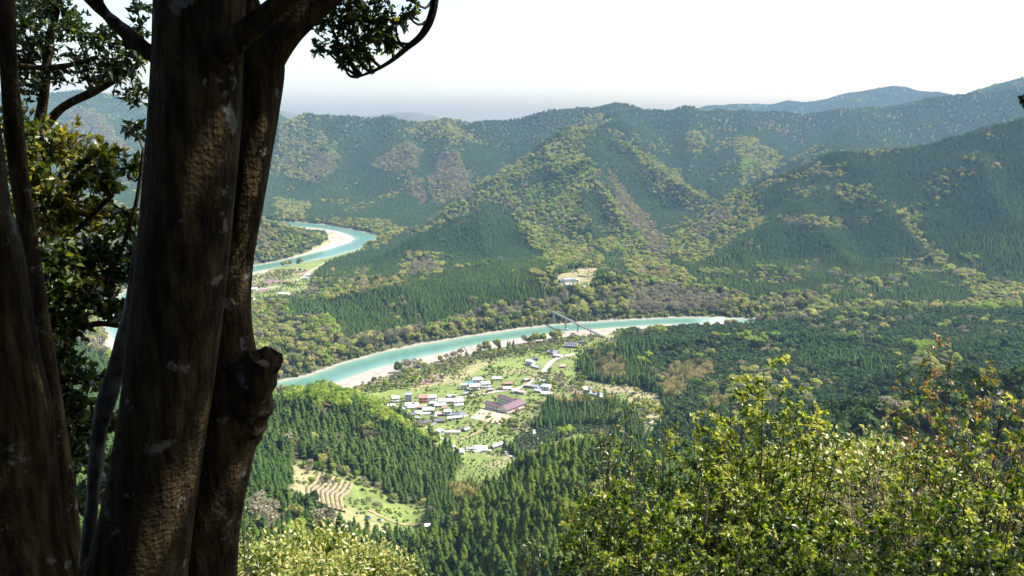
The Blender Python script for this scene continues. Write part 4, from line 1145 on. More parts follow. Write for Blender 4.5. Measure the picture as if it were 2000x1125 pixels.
HOUSE_N = 0
def house(px, py, wpx, ratio, storeys, yaw, roof, rmat, wmat, label, cat='house', name='house', annex=None):
    """px, py: middle of the foot; wpx: width in photo pixels"""
    global HOUSE_N
    HOUSE_N += 1
    p = G(px, py); k = pix(p)
    L = wpx * k; D = L * ratio
    if D > 11 and cat == 'house': D = 11
    h = 2.9 * storeys + .3
    r = random.Random(HOUSE_N)
    yw = math.radians(yaw)
    z0 = min(float(ground(p[0] + dx, p[1] + dy)) for dx in (-4, 4) for dy in (-4, 4))
    t = link(name, None, loc=(p[0], p[1], max(p[2] - .4, z0)), rz=yw, label=label, cat=cat)
    x0, x1, y0, y1 = -L / 2, L / 2, -D / 2, D / 2
    MB().box(x0, x1, y0, y1, -3, h).build('wall', wmat, t)
    if roof == 'flat':
        rf = MB().box(x0 - .3, x1 + .3, y0 - .3, y1 + .3, h + .003, h + .35).build('roof', rmat, t)
        pr = MB()
        for bx in ((x0 - .3, x1 + .3, y0 - .3, y0), (x0 - .3, x1 + .3, y1, y1 + .3), (x0 - .3, x0, y0 + .003, y1 - .003), (x1, x1 + .3, y0 + .003, y1 - .003)): pr.box(*bx, h + .353, h + .8)
        pr.build('parapet', wmat, rf)
    elif roof == 'shed':
        m = MB(); a_ = .5
        m.add([(x0 - a_, y0 - a_, h), (x1 + a_, y0 - a_, h), (x1 + a_, y1 + a_, h + D * .22), (x0 - a_, y1 + a_, h + D * .22),
               (x0 - a_, y0 - a_, h + .25), (x1 + a_, y0 - a_, h + .25), (x1 + a_, y1 + a_, h + D * .22 + .25), (x0 - a_, y1 + a_, h + D * .22 + .25)],
              [(0, 3, 2, 1), (4, 5, 6, 7), (0, 1, 5, 4), (1, 2, 6, 5), (2, 3, 7, 6), (3, 0, 4, 7)]); m.build('roof', rmat, t)
        MB().add([(x0, y1, h), (x1, y1, h), (x1, y1, h + D * .2), (x0, y1, h + D * .2), (x0, y0, h), (x1, y0, h)], [(0, 1, 2, 3), (0, 3, 4), (1, 5, 2)]).build('gable_wall', wmat, t)
    else:
        gable(t, 0, 0, h, L, D, D * .25, rmat, hip=(D * .45 if roof == 'hip' else 0), wall=wmat)
    if storeys > 1 and roof != 'flat':                     # a lower skirt roof round the ground floor
        for sy in (-1, 1):
            m = MB(); yy = sy * D / 2; o_ = sy * 1.3
            m.add([(x0 - .4, yy, 3.3), (x1 + .4, yy, 3.3), (x1 + .4, yy + o_, 2.75), (x0 - .4, yy + o_, 2.75), (x0 - .4, yy, 3.1), (x1 + .4, yy, 3.1), (x1 + .4, yy + o_, 2.55), (x0 - .4, yy + o_, 2.55)],
                  [(0, 1, 2, 3), (7, 6, 5, 4), (0, 4, 5, 1), (1, 5, 6, 2), (2, 6, 7, 3), (3, 7, 4, 0)]); m.build('eave', rmat, t)
    for s_ in range(storeys):
        zc = 1.6 + 2.9 * s_
        n = max(2, int(L / 3.4))
        for i in range(n):
            window(t, x0 + (i + .5) * L / n, y0 - .03, zc, min(1.7, L / n * .6), 1.2, 'y')
        if D > 4:
            for sg in (-1, 1): window(t, sg * (L / 2 + .03), 0, zc, min(1.6, D * .3), 1.1, 'x')
    MB().box(x0 + L * .15, x0 + L * .15 + .95, y0 - .09, y0 - .003, 0, 2.05).build('door', 'wall_wood', t)
    if annex:
        ax, aw, ad, ah, am = annex                          # a low wing in front
        AL, AD = aw * L, ad * D
        MB().box(ax * L - AL / 2, ax * L + AL / 2, y0 - AD, y0 - .004, -3, ah).build('annex_wall', wmat, t)
        m = MB().add([(ax * L - AL / 2 - .4, y0 - AD - .4, ah), (ax * L + AL / 2 + .4, y0 - AD - .4, ah), (ax * L + AL / 2 + .4, y0 - .01, ah + .8), (ax * L - AL / 2 - .4, y0 - .01, ah + .8),
                      (ax * L - AL / 2 - .4, y0 - AD - .4, ah + .22), (ax * L + AL / 2 + .4, y0 - AD - .4, ah + .22), (ax * L + AL / 2 + .4, y0 - .01, ah + 1.02), (ax * L - AL / 2 - .4, y0 - .01, ah + 1.02)],
                     [(0, 3, 2, 1), (4, 5, 6, 7), (0, 1, 5, 4), (1, 2, 6, 5), (2, 3, 7, 6), (3, 0, 4, 7)])
        m.build('annex_roof', am, t)
    return t

H = house
# western cluster
H(773, 785, 12, .8, 2, 8, 'gable', 'roof_white', 'wall_cream', 'small two storey white house at the left end of the village')
tower = H(798, 784, 13, .9, 3, 5, 'flat', 'roof_silver', 'wall_grey', 'three storey block with an open steel frame on its roof')
fr = MB()
for sx in (-1, 1):
    for sy in (-1, 1): fr.box(sx * 3.3 - .12, sx * 3.3 + .12, sy * 2.9 - .12, sy * 2.9 + .12, 9.4, 12)
for zz in (10.6, 11.9):
    fr.box(-3.5, 3.5, -3.1, -2.8, zz, zz + .15); fr.box(-3.5, 3.5, 2.8, 3.1, zz, zz + .15)
for i in range(8): fr.box(-3.4 + i * .95, -3.2 + i * .95, -2.79, 2.79, 11.92, 12.04)
fr.build('roof_frame', 'steel', tower)
H(805, 795, 24, .55, 1, 3, 'gable', 'roof_white', 'wall_white', 'long white roofed workshop in front of the three storey block', annex=(.1, .9, .5, 2.4, 'roof_white'))
H(827, 785, 17, .6, 2, 3, 'shed', 'roof_red', 'wall_red', 'building with salmon red roof and red walls')
H(845, 783, 14, .7, 2, 4, 'gable', 'roof_white', 'wall_white', 'white roofed house just right of the red building')
H(846, 792, 13, .6, 1, 4, 'gable', 'roof_silver', 'wall_grey', 'low grey shed in front of the house beside the red building')
H(872, 787, 30, .4, 1, 2, 'gable', 'roof_white', 'wall_cream', 'longest white roofed building in the middle of the left cluster')
H(860, 795, 21, .45, 1, 4, 'gable', 'roof_white', 'wall_white', 'low white building below the longest white roof')
H(895, 791, 17, .7, 2, 14, 'gable', 'roof_white', 'wall_white', 'two storey white house at the right end of the left cluster', annex=(.0, 1, .5, 2.6, 'roof_white'))
H(882, 778, 16, .5, 1, 3, 'gable', 'roof_silver', 'wall_white', 'small pale roofed house behind the longest white roof')
H(738, 796, 15, .6, 1, 6, 'gable', 'roof_white', 'wall_white', 'white shed at the village edge beside the cedar slope', 'shed', 'shed')
H(761, 797, 20, .35, 1, 10, 'shed', 'greenhouse_film', 'greenhouse_film', 'long pale plastic greenhouse beside the white edge shed', 'greenhouse', 'greenhouse')
H(771, 812, 13, .6, 1, 0, 'gable', 'roof_silver', 'wall_grey', 'small grey house above the cedar spur', )
H(816, 810, 13, .8, 1, -4, 'hip', 'roof_white', 'wall_white', 'white house with hipped roof in the lower row')
H(805, 813, 12, .8, 1, 10, 'gable', 'roof_dark', 'wall_grey', 'dark roofed shed left of the hipped white house')
H(837, 808, 21, .5, 2, 3, 'gable', 'roof_white', 'wall_white', 'largest white roofed house of the lower row', annex=(-.05, .95, .5, 2.5, 'roof_white'))
H(858, 812, 14, .7, 1, 5, 'gable', 'roof_pink', 'wall_wood', 'house with faded pink roof in the lower row')
H(831, 829, 20, .6, 1, 4, 'hip', 'roof_dark', 'wall_white', 'dark tiled hipped house beside the bend of the lane')
H(858, 826, 19, .5, 1, 10, 'gable', 'roof_dark', 'wall_wood', 'long dark tiled house right of the lane')
H(875, 812, 13, .7, 2, -3, 'gable', 'roof_white', 'wall_white', 'upright white house beside the dark roofs')
H(891, 813, 15, .6, 1, 6, 'gable', 'roof_dark', 'wall_white', 'dark tiled house next to the big grey gable')
H(904, 813, 16, .8, 1, -38, 'gable', 'roof_grey', 'wall_white', 'house with big slanting grey tiled roof nearest the schoolyard')
H(882, 820, 15, .5, 1, 14, 'gable', 'roof_silver', 'wall_white', 'pale roofed outbuilding below the upright white house')
H(896, 819, 12, .5, 1, 10, 'gable', 'roof_silver', 'wall_grey', 'small pale roofed shed below the big grey gable', 'shed', 'shed')
# lower farms
H(860, 846, 11, .9, 1, -50, 'gable', 'roof_white', 'wall_white', 'small white gabled house left of the long flat farm')
H(890, 849, 18, .5, 1, 3, 'flat', 'roof_white', 'wall_white', 'long flat white farm building by the lane')
H(874, 849, 11, .6, 1, 3, 'flat', 'roof_white', 'wall_cream', 'low white lean building joined to the long flat farm')
H(900, 842, 10, .6, 1, 5, 'gable', 'roof_dark', 'wall_wood', 'dark barn behind the long flat farm', 'barn', 'barn')
H(911, 843, 11, .7, 1, 40, 'gable', 'roof_grey', 'wall_grey', 'grey shed at the right end of the long flat farm', 'shed', 'shed')
H(939, 880, 23, .5, 1, 3, 'gable', 'roof_white', 'wall_white', 'bright white long farmhouse lowest in the valley', annex=(.1, .9, .5, 2.4, 'roof_silver'))
H(966, 876, 13, .8, 1, 40, 'gable', 'roof_grey', 'wall_grey', 'grey gabled house beside the bright white farmhouse')
H(978, 872, 8, .8, 1, 50, 'gable', 'roof_silver', 'wall_grey', 'tiny grey shed at the orchard corner', 'shed', 'shed')
H(918, 881, 12, .6, 1, 2, 'gable', 'roof_grey', 'wall_white', 'small house left of the bright white farmhouse')
H(902, 887, 9, .7, 1, 0, 'hip', 'roof_white', 'wall_white', 'small white tent like shed by the valley lane', 'shed', 'shed')
H(879, 879, 10, .7, 1, 20, 'gable', 'roof_grey', 'wall_cream', 'small cream house at the lane end next to the cedars')
# northern cluster
H(933, 748, 19, .6, 2, 3, 'hip', 'roof_silver', 'wall_white', 'large silver hipped house at the top of the village')
H(917, 753, 14, .7, 1, 4, 'gable', 'roof_blue', 'wall_white', 'house with bright blue roof')
H(906, 760, 12, .8, 2, 2, 'flat', 'roof_white', 'wall_cream', 'boxy white building left of the blue roof')
H(927, 762, 19, .6, 2, 6, 'gable', 'roof_white', 'wall_white', 'two storey white house in front of the blue roof')
H(948, 757, 16, .7, 2, 10, 'gable', 'roof_white', 'wall_white', 'white house right of the silver hipped house')
H(970, 742, 17, .5, 1, 3, 'gable', 'roof_silver', 'wall_white', 'lone pale roofed house among green bushes above the street')
H(993, 752, 16, .6, 1, 2, 'gable', 'roof_brown', 'wall_wood', 'house with brown roof beside the pale street')
H(991, 762, 15, .5, 1, 4, 'gable', 'roof_white', 'wall_white', 'low white house just behind the school')
H(1007, 768, 12, .6, 1, 10, 'gable', 'roof_silver', 'wall_grey', 'grey house behind the school roof ridge')
H(1019, 770, 13, .6, 1, -20, 'gable', 'roof_pink', 'wall_grey', 'pinkish roofed house right behind the school hall')
H(1028, 745, 11, .7, 1, 10, 'hip', 'roof_grey', 'wall_white', 'small grey hipped house at the street corner')
H(1032, 757, 14, .6, 1, -18, 'gable', 'roof_pink', 'wall_wood', 'faded pink roofed house by the dark round tree')
H(1045, 759, 14, .6, 1, -25, 'gable', 'roof_grey', 'wall_white', 'grey roofed house left of the tall white house')
H(1066, 762, 18, .7, 2, -22, 'hip', 'roof_silver', 'wall_white', 'tall two storey white house at the right end of the village')
H(1069, 772, 20, .5, 1, -14, 'gable', 'roof_white', 'wall_white', 'low white roofed wing below the tall white house')
H(1051, 766, 12, .6, 1, -25, 'gable', 'roof_silver', 'wall_grey', 'small pale house between grey roof and tall white house')
H(1002, 826, 15, .7, 1, 32, 'gable', 'roof_green', 'wall_cream', 'shed with pale green roof below the schoolyard', 'shed', 'shed')
for a_ in [(786, 803, 10, .7, 'roof_grey', 'small grey roofed shed just below the three storey block'), (822, 800, 9, .7, 'roof_brown', 'small brown roofed shed below the red building'),
           (848, 818, 9, .7, 'roof_grey', 'small grey shed between the two dark tiled houses'), (868, 800, 9, .7, 'roof_brown', 'small brown shed below the low white building'),
           (911, 772, 9, .7, 'roof_grey', 'small grey shed on the street below the boxy white building'), (958, 764, 9, .7, 'roof_grey', 'small grey shed by the street behind the school wing'),
           (978, 760, 8, .7, 'roof_brown', 'little brown shed between the street houses above the school'), (1058, 748, 9, .7, 'roof_grey', 'small grey shed behind the tall white house'),
           (1083, 778, 9, .7, 'roof_brown', 'little brown shed right of the low white wing'), (815, 820, 9, .7, 'roof_grey', 'small grey shed left of the dark hipped house')]:
    H(a_[0], a_[1], a_[2], a_[3], 1, (a_[0] * 7) % 30 - 10, 'gable', a_[4], 'wall_wood', a_[5], 'shed', 'shed')
# hillside farms by the curved road
H(1036, 713, 15, .7, 2, -35, 'gable', 'roof_silver', 'wall_white', 'pale two storey farmhouse left of the curved road')
H(1046, 719, 17, .4, 1, -40, 'gable', 'roof_silver', 'wall_white', 'long low farm building reaching to the curved road')
H(1046, 704, 11, .6, 1, -10, 'gable', 'roof_dark', 'wall_wood', 'dark barn behind the pale farmhouse', 'barn', 'barn')
H(1081, 692, 20, .6, 1, -32, 'gable', 'roof_grey', 'wall_wood', 'large grey roofed farmhouse at the top of the curved road')
H(1089, 698, 15, .5, 1, -20, 'gable', 'roof_silver', 'wall_white', 'low pale wing in front of the grey roofed farmhouse')
H(1099, 718, 9, .8, 1, 5, 'hip', 'roof_pink', 'wall_cream', 'tiny pink roofed hut on the meadow below the curved road', 'hut', 'hut')
sol = H(1115, 678, 24, .5, 1, -14, 'shed', 'roof_silver', 'wall_wood', 'barn with black solar panels striped across its roof', 'barn', 'barn')
H(1136, 671, 10, .5, 1, -10, 'gable', 'roof_dark', 'wall_grey', 'small dark roofed shed behind the solar barn', 'shed', 'shed')
H(1129, 771, 17, .7, 1, -12, 'gable', 'roof_brown', 'wall_wood', 'reddish brown roofed barn right of the village', 'barn', 'barn')
H(1146, 764, 18, .5, 1, -30, 'shed', 'greenhouse_film', 'greenhouse_film', 'tan plastic greenhouse behind the brown barn', 'greenhouse', 'greenhouse')
H(1164, 774, 26, .3, 1, -28, 'shed', 'roof_grey', 'wall_grey', 'long grey roofed shed beside the bamboo', 'shed', 'shed')
H(1175, 780, 20, .35, 1, 12, 'gable', 'roof_white', 'wall_white', 'bright white long shed at the far right of the village', 'shed', 'shed')
# solar panels on the barn roof
bx = [c for c in sol.children if c.name.startswith('roof')][0]
cs = np.array([v.co[:] for v in bx.data.vertices]); L_, D_ = cs[:, 0].max() - .5, cs[:, 1].max() - .5
for i in range(6):
    w = 2 * L_ / 6
    a0, a1 = -L_ + i * w + .25, -L_ + (i + 1) * w - .25
    zt = lambda yy: 3.2 + .28 + (yy + D_ + .5) / (2 * D_ + 1) * (2 * D_ * .22)
    y0, y1 = -D_ + .2, D_ - .2
    MB().add([(a0, y0, zt(y0) + .05), (a1, y0, zt(y0) + .05), (a1, y1, zt(y1) + .05), (a0, y1, zt(y1) + .05), (a0, y0, zt(y0) + .12), (a1, y0, zt(y0) + .12), (a1, y1, zt(y1) + .12), (a0, y1, zt(y1) + .12)],
             [(0, 3, 2, 1), (4, 5, 6, 7), (0, 1, 5, 4), (1, 2, 6, 5), (2, 3, 7, 6), (3, 0, 4, 7)]).build('solar_panel', 'solar_panel', sol)
# far hamlets
for a_ in [(1098, 550, 9, .7, 1, 5, 'gable', 'roof_dark', 'wall_white', 'dark roofed farmhouse at the left of the hillside hamlet'),
           (1107, 548, 11, .6, 1, 3, 'gable', 'roof_silver', 'wall_white', 'pale roofed farmhouse in the middle of the hillside hamlet'),
           (1119, 548, 12, .6, 1, -8, 'gable', 'roof_grey', 'wall_white', 'grey roofed farmhouse nearest the hamlet terraces'),
           (1126, 550, 8, .6, 1, -5, 'gable', 'roof_white', 'wall_white', 'small white house nearest the hamlet terraces'),
           (1110, 559, 10, .6, 1, 4, 'gable', 'roof_silver', 'wall_white', 'lower pale house of the hillside hamlet'),
           (1119, 560, 8, .7, 1, 4, 'gable', 'roof_grey', 'wall_white', 'lower grey house of the hillside hamlet'),
           (1143, 563, 6, .8, 1, 4, 'gable', 'roof_white', 'wall_white', 'lone white hut below the hamlet terraces'),
           (598, 546, 9, .7, 1, 5, 'gable', 'roof_grey', 'wall_white', 'white farmhouse beside the far brown field'),
           (603, 541, 8, .7, 2, 10, 'gable', 'roof_white', 'wall_white', 'two storey white house beside the far brown field')]:
    H(*a_)
for a_ in [(492, 567, 20, .3, 1, 2, 'shed', 'greenhouse_film', 'greenhouse_film', 'white greenhouse at the edge of the purple fields'),
           (550, 576, 12, .4, 1, -16, 'shed', 'greenhouse_film', 'greenhouse_film', 'left one of the pale greenhouses in the far valley'),
           (560, 577, 12, .4, 1, -16, 'shed', 'greenhouse_film', 'greenhouse_film', 'middle one of the pale greenhouses in the far valley'),
           (570, 579, 12, .4, 1, -16, 'shed', 'greenhouse_film', 'greenhouse_film', 'right one of the pale greenhouses in the far valley'),
           (496, 588, 24, .25, 1, 2, 'shed', 'roof_white', 'wall_white', 'long white shed at the foot of the wooded ridge')]:
    H(*a_, cat='greenhouse' if 'greenhouse' in a_[-1] else 'shed', name='greenhouse' if 'greenhouse' in a_[-1] else 'shed')
H(835, 1033, 9, .8, 1, 10, 'gable', 'roof_white', 'wall_white', 'small white hut at the end of the terrace clearing', 'hut', 'hut')

def school():
    p = G(1000, 802)
    t = link('school_building', None, loc=(p[0], p[1], p[2] - .3), rz=math.radians(47), label='large school with purple roofs and parallel wings beside a sandy yard', cat='school')
    def block(x0, x1, y0, y1, h, along, rise, name):
        MB().box(x0, x1, y0, y1, -4, h).build('wall', 'wall_cream', t)
        cx, cy = (x0 + x1) / 2, (y0 + y1) / 2
        if along == 'x': return gable(t, cx, cy, h, x1 - x0, y1 - y0, rise, 'roof_purple', wall='wall_cream')
        e_ = link('roof_wing', None, t, loc=(cx, cy, 0), rz=math.pi / 2)
        gable(e_, 0, 0, h, y1 - y0, x1 - x0, rise, 'roof_purple', wall=None)
        g_ = MB()
        for yy, sg in ((y0, -1), (y1, 1)):
            g_.add([(x0, yy, h), (x1, yy, h), (cx, yy, h + rise), (x0, yy - sg * .2, h), (x1, yy - sg * .2, h), (cx, yy - sg * .2, h + rise)], [(0, 1, 2), (5, 4, 3), (0, 3, 4, 1), (1, 4, 5, 2), (2, 5, 3, 0)])
        g_.build('gable_wall', 'wall_cream', t)
    block(-15, 15, -7, 7, 6.5, 'x', 3.0, 'hall')
    block(-15, -8, 7.01, 27, 6.0, 'y', 1.6, 'wing')
    block(9, 15.5, 7.01, 31, 6.0, 'y', 1.6, 'wing')
    for i in range(7): window(t, -12.6 + i * 4.2, -7.03, 5.1, 3.3, 1.3, 'y')
    for i in range(6): window(t, -11 + i * 4.4, -7.03, 1.9, 2.6, 1.3, 'y')
    for zc in (1.7, 4.5):
        for i in range(5): window(t, -15.03, 9.5 + i * 3.8, zc, 2.0, 1.2, 'x')
        for i in range(6):
            window(t, 8.97, 9.5 + i * 3.7, zc, 1.8, 1.2, 'x')
            window(t, -7.97, 9.0 + i * 3.2, zc, 1.6, 1.2, 'x')
    MB().box(-13, 15.6, -10, -7.06, 2.9, 3.2).build('canopy', 'roof_brown', t)
    for i in range(5): MB().box(-12.6 + i * 7, -12.4 + i * 7, -9.8, -9.6, -2, 2.897).build('canopy_post', 'wall_cream', t)
    MB().box(-16.9, -15.06, -3.4, 1.4, 2.6, 2.85).build('porch_roof', 'roof_dark', t)
    MB().box(-15.12, -15.004, -2.6, .6, 0, 2.4).build('door', 'glass_dark', t)
school()

p = G(1073, 793); tree('red_tree', p, 5.5, REDM, BROAD_T, .7, 0, 'small red leaved tree between the village and the bamboo', 'tree', None)
def car(px, py, yaw, mat, label):
    p = G(px, py)
    t = link('parked_car', None, loc=(p[0], p[1], p[2] + .55), rz=math.radians(yaw), label=label, cat='car')
    m = MB().add([(-2, -.8, .35), (2, -.8, .35), (2, .8, .35), (-2, .8, .35), (-2, -.8, .95), (2, -.8, .85), (2, .8, .85), (-2, .8, .95)], [(3, 2, 1, 0), (4, 5, 6, 7), (0, 1, 5, 4), (1, 2, 6, 5), (2, 3, 7, 6), (3, 0, 4, 7)])
    m.build('body', mat, t)
    MB().add([(-1.9, -.75, .952), (1.1, -.75, .905), (1.1, .75, .905), (-1.9, .75, .952), (-1.6, -.65, 1.55), (.5, -.65, 1.55), (.5, .65, 1.55), (-1.6, .65, 1.55)], [(4, 5, 6, 7), (0, 1, 5, 4), (1, 2, 6, 5), (2, 3, 7, 6), (3, 0, 4, 7)]).build('cabin', 'glass_dark', t)
    for sx in (-1.25, 1.25):
        for sy in (-.72, .72):
            V, Q, T_ = tube_np([(sx, sy - .1, .32), (sx, sy + .1, .32)], [.32, .32], 10); link('wheel', mesh_np('wheel', V, T_, Q, 'solar_panel'), t)
car(719, 1014, 20, 'car_blue', 'blue car parked at the foot of the terrace clearing')
car(742, 1020, -10, 'car_white', 'white car parked by the track under the terrace clearing')
for k_, (px, py, hh) in enumerate([(938, 690, 13), (958, 692, 14), (976, 686, 16), (992, 684, 16), (1003, 684, 17), (960, 706, 11), (828, 718, 9)]):
    tree('cedar_tree', G(px, py), hh, CEDAR[k_ % 5], CEDAR_T, .9, k_, ['leftmost of the lone dark cedars lining the gravel bank', 'cedar second from the left along the gravel bank', 'tall cedar just left of the riverside cedar pair', 'left cedar of the tall riverside pair',
         'right cedar of the tall riverside pair', 'lone dark cedar at the corner of the green terraces', 'small cedar by the brown riverside brush'][k_], 'tree', 'lone cedars along the gravel bank')

# ------------------------------------------------------------------ foreground: the multi-stemmed tree at the viewpoint
def px_path(rows, Y):
    """rows: (centre x, y, half width) in photo pixels at distance Y (number or list) -> points, radii"""
    P, Rr = [], []
    for i, (cx, py, hw) in enumerate(rows):
        yy = Y[i] if isinstance(Y, (list, tuple)) else Y
        p = at(cx, py, yy); P.append(p); Rr.append(hw * pix(p))
    q_ = smooth_path(np.column_stack([P, Rr]), max(10, len(rows) * 7))
    return q_[:, :3], np.maximum(q_[:, 3], .0015)
def edges(rows): return [((a_ + b_) / 2, y_, (b_ - a_) / 2) for y_, a_, b_ in rows]

BASE = at(230, 1230, 3.0)
big = link('evergreen_tree', None, loc=tuple(BASE), label='huge dark multi-stemmed tree with lichen spotted bark in the left foreground', cat='tree')
def stem(name, rows, Y, mat='bark', sides=40, wob=.05, seed=1, parent=None, extra=None, lump=2.0):
    P, r = px_path(rows, Y)
    if extra is not None:
        P = np.concatenate([P, [e_[:3] for e_ in extra]]); r = np.concatenate([r, [e_[3] for e_ in extra]])
        q_ = smooth_path(np.column_stack([P, r]), len(P) * 2); P, r = q_[:, :3], q_[:, 3]
    V, Q, T = tube_np(P - BASE, r, sides, True, wob, seed, lump)
    return link(name, mesh_np(name, V, T, Q, mat, True), parent or big), P, r

main, MP, MR = stem('trunk', edges([(1300, 105, 362), (1125, 168, 362), (1000, 200, 376), (800, 238, 405), (600, 262, 432), (400, 282, 452), (200, 297, 470), (100, 302, 473), (0, 305, 478), (-150, 318, 485)]), 3.0,
     extra=[(-1.15, 3.05, 1.9, .155), (-1.1, 3.1, 3.2, .13), (-1.0, 3.1, 5.0, .07)], seed=3, wob=.035)
sec, SPt, SR = stem('trunk', edges([(1300, 270, 455), (1125, 305, 457), (1000, 330, 470), (900, 345, 490), (800, 362, 508), (745, 375, 512), (690, 388, 500), (640, 395, 492), (600, 398, 490), (500, 407, 496), (400, 418, 513), (300, 432, 530), (200, 446, 547), (120, 462, 556), (70, 468, 550)]), 3.38, seed=5, wob=.035)
left, LP_, LR = stem('trunk', edges([(1300, -60, 180), (1125, -75, 132), (1000, -88, 106), (900, -95, 98), (800, -96, 88), (700, -98, 66), (600, -102, 50), (500, -112, 38), (400, -130, 12), (320, -140, 2), (150, -170, -25), (-100, -220, -70)]), 2.7, seed=7, wob=.04)
rear, RP_, RR_ = stem('trunk', edges([(1250, 120, 175), (1000, 108, 150), (800, 84, 122), (640, 62, 98), (500, 45, 78), (350, 22, 56), (250, 10, 45), (150, 2, 34), (0, -5, 28), (-150, -15, 18)]), 3.9, seed=9, wob=.08, sides=20)
lich, _, _ = stem('trunk', edges([(1220, 140, 185), (1070, 156, 184), (1000, 165, 191), (900, 174, 202), (850, 180, 208), (800, 188, 220), (740, 204, 236), (680, 222, 247), (630, 236, 256), (560, 250, 268), (480, 262, 276)]), 3.25, 'lichen_bark', seed=11, wob=.16, sides=20, lump=4)
stem('root_flare', [(60, 1290, 120), (150, 1180, 62), (172, 1120, 26), (176, 1095, 8)], [2.95, 3.0, 3.05, 3.1], seed=13, wob=.1)
# broken side branch, crossing limb, forked limb with its drooping end, cut stub
bb, _, _ = stem('branch', [(335, 140, 22), (300, 108, 17), (262, 78, 14), (225, 45, 12), (198, 18, 12), (188, 6, 16), (182, -6, 17), (178, -14, 8)], 3.0, seed=15, wob=.12, sides=14, lump=5)
stem('branch', [(350, 185, 20), (395, 138, 27), (440, 96, 25), (490, 54, 22), (560, -2, 19), (660, -70, 16), (800, -160, 12)], [3.0, 2.93, 2.86, 2.84, 2.8, 2.75, 2.7], seed=17, wob=.06, sides=20)
fork, FP, FR_ = stem('branch', [(500, 175, 34), (515, 118, 36), (553, 62, 34), (600, 20, 30), (660, -30, 26), (740, -90, 21), (815, -110, 15), (852, -60, 11), (850, -10, 8), (846, 18, 8), (836, 48, 8), (822, 70, 7), (795, 93, 6), (765, 118, 4.5), (735, 136, 3.4), (700, 150, 2)],
     [3.4, 3.36, 3.36, 3.38, 3.4, 3.45, 3.5, 3.55, 3.55, 3.55, 3.55, 3.55, 3.55, 3.55, 3.55, 3.55], seed=19, wob=.07, sides=20)
stem('branch', [(505, 110, 40), (498, 60, 28), (480, 0, 24), (455, -90, 20), (430, -200, 16)], 3.45, seed=21, wob=.05, sides=20)
stub, STP, STR = stem('stub', [(422, 935, 50), (442, 865, 57), (460, 812, 57), (479, 770, 53), (497, 739, 46), (511, 716, 39), (522, 700, 34)], [3.42, 3.39, 3.36, 3.33, 3.31, 3.3, 3.3], seed=23, wob=.16, sides=24, lump=4)
_m = stub.data; _n = 24; _r = np.random.RandomState(8)
_ax = STP[-1] - STP[-3]; _ax /= np.linalg.norm(_ax)
rim = []
for _k in range(_n):                          # a rough break, higher on one side, with a sunken heart
    v_ = _m.vertices[(len(STP) - 1) * _n + _k]
    v_.co = Vector(np.array(v_.co) + _ax * (.022 * math.cos(_k / _n * 6.283 + 2.2) + .006 * _r.normal()))
    rim.append(np.array(v_.co))
rim = np.array(rim); ctr = rim.mean(0)
_m.vertices[len(STP) * _n + 1].co = Vector(ctr - _ax * .05)
ring2 = ctr + (rim - ctr) * .93 - _ax * .006; ring3 = ctr + (rim - ctr) * .45 - _ax * .03
Vc = np.concatenate([ring2, ring3, [ctr - _ax * .038]])
Qc = [(a_, (a_ + 1) % _n, _n + (a_ + 1) % _n, _n + a_) for a_ in range(_n)]; Tc = [(_n + a_, _n + (a_ + 1) % _n, 2 * _n) for a_ in range(_n)]
link('cut_face', mesh_np('cut_face', Vc, Tc, Qc, 'cut_wood'), stub)

def leafy(name_wood, name_leaf, parent, org, nodes_, clusters, leaf_mat, seed, L=.05, W=.013, wood='twig_wood', tone0=.35, tone_hi=.5, per=1.0, twig_r=.004):
    """twigs run from the nearest branch node into each cluster and carry leaves; clusters: (px, py, radius px, distance, number of twigs)"""
    rng = np.random.RandomState(seed)
    g_ = Geo(); LPs, LDs, TN = [], [], []
    nodes_ = np.array(nodes_)
    for (px, py, rp, Y, n) in clusters:
        c = at(px, py, Y); k = pix(c)
        near_ = nodes_[np.argmin(np.linalg.norm(nodes_ - c, axis=1))]
        hub = c + rng.normal(size=3) * rp * k * .2
        mid_ = (near_ + hub) / 2 + rng.normal(size=3) * .06 * np.linalg.norm(hub - near_) - np.array([0, 0, .03])
        g_.tube(smooth_path([near_, mid_, hub], 7) - org, np.linspace(twig_r * 2.0, twig_r, 7), 5, cap=False)
        ctone = tone0 + rng.normal() * .12
        for i in range(int(n * per)):
            d = rng.normal(size=3); d /= np.linalg.norm(d); d *= rp * k * (.45 + .65 * rng.rand())
            e_ = c + d * np.array([1, 1.2, .85])
            m_ = (hub + e_) / 2 + rng.normal(size=3) * rp * k * .14
            path = smooth_path([hub, m_, e_], 6)
            g_.tube(path - org, np.linspace(twig_r * .7, twig_r * .25, 6), 3, cap=False)
            dirv = path[-1] - path[-3]; dirv /= np.linalg.norm(dirv) + 1e-9
            nl = rng.randint(7, 13)
            t = 1 - rng.rand(nl) ** 1.5 * .75
            ix = np.clip((t * 5).astype(int), 0, 4); fr_ = (t * 5 - ix)[:, None]
            p = path[ix] * (1 - fr_) + path[np.minimum(ix + 1, 5)] * fr_
            dl = rng.normal(size=(nl, 3)) * .75 + dirv * .7 + np.array([0, 0, .05])
            LPs.append(p - org); LDs.append(dl); TN.append(np.clip(ctone + rng.normal(size=nl) * .14 + tone_hi * (t > .9) * rng.rand(nl), 0, 1))
    P = np.concatenate(LPs); D = np.concatenate(LDs); tn = np.concatenate(TN)
    link(name_wood, g_.mesh(name_wood, wood), parent)
    lm = leaves_mesh(name_leaf, P, D, L * (.6 + .7 * rng.rand(len(P))), W * (.7 + .6 * rng.rand(len(P))), leaf_mat, rng, tn)
    return link(name_leaf, lm, parent, kind='stuff')

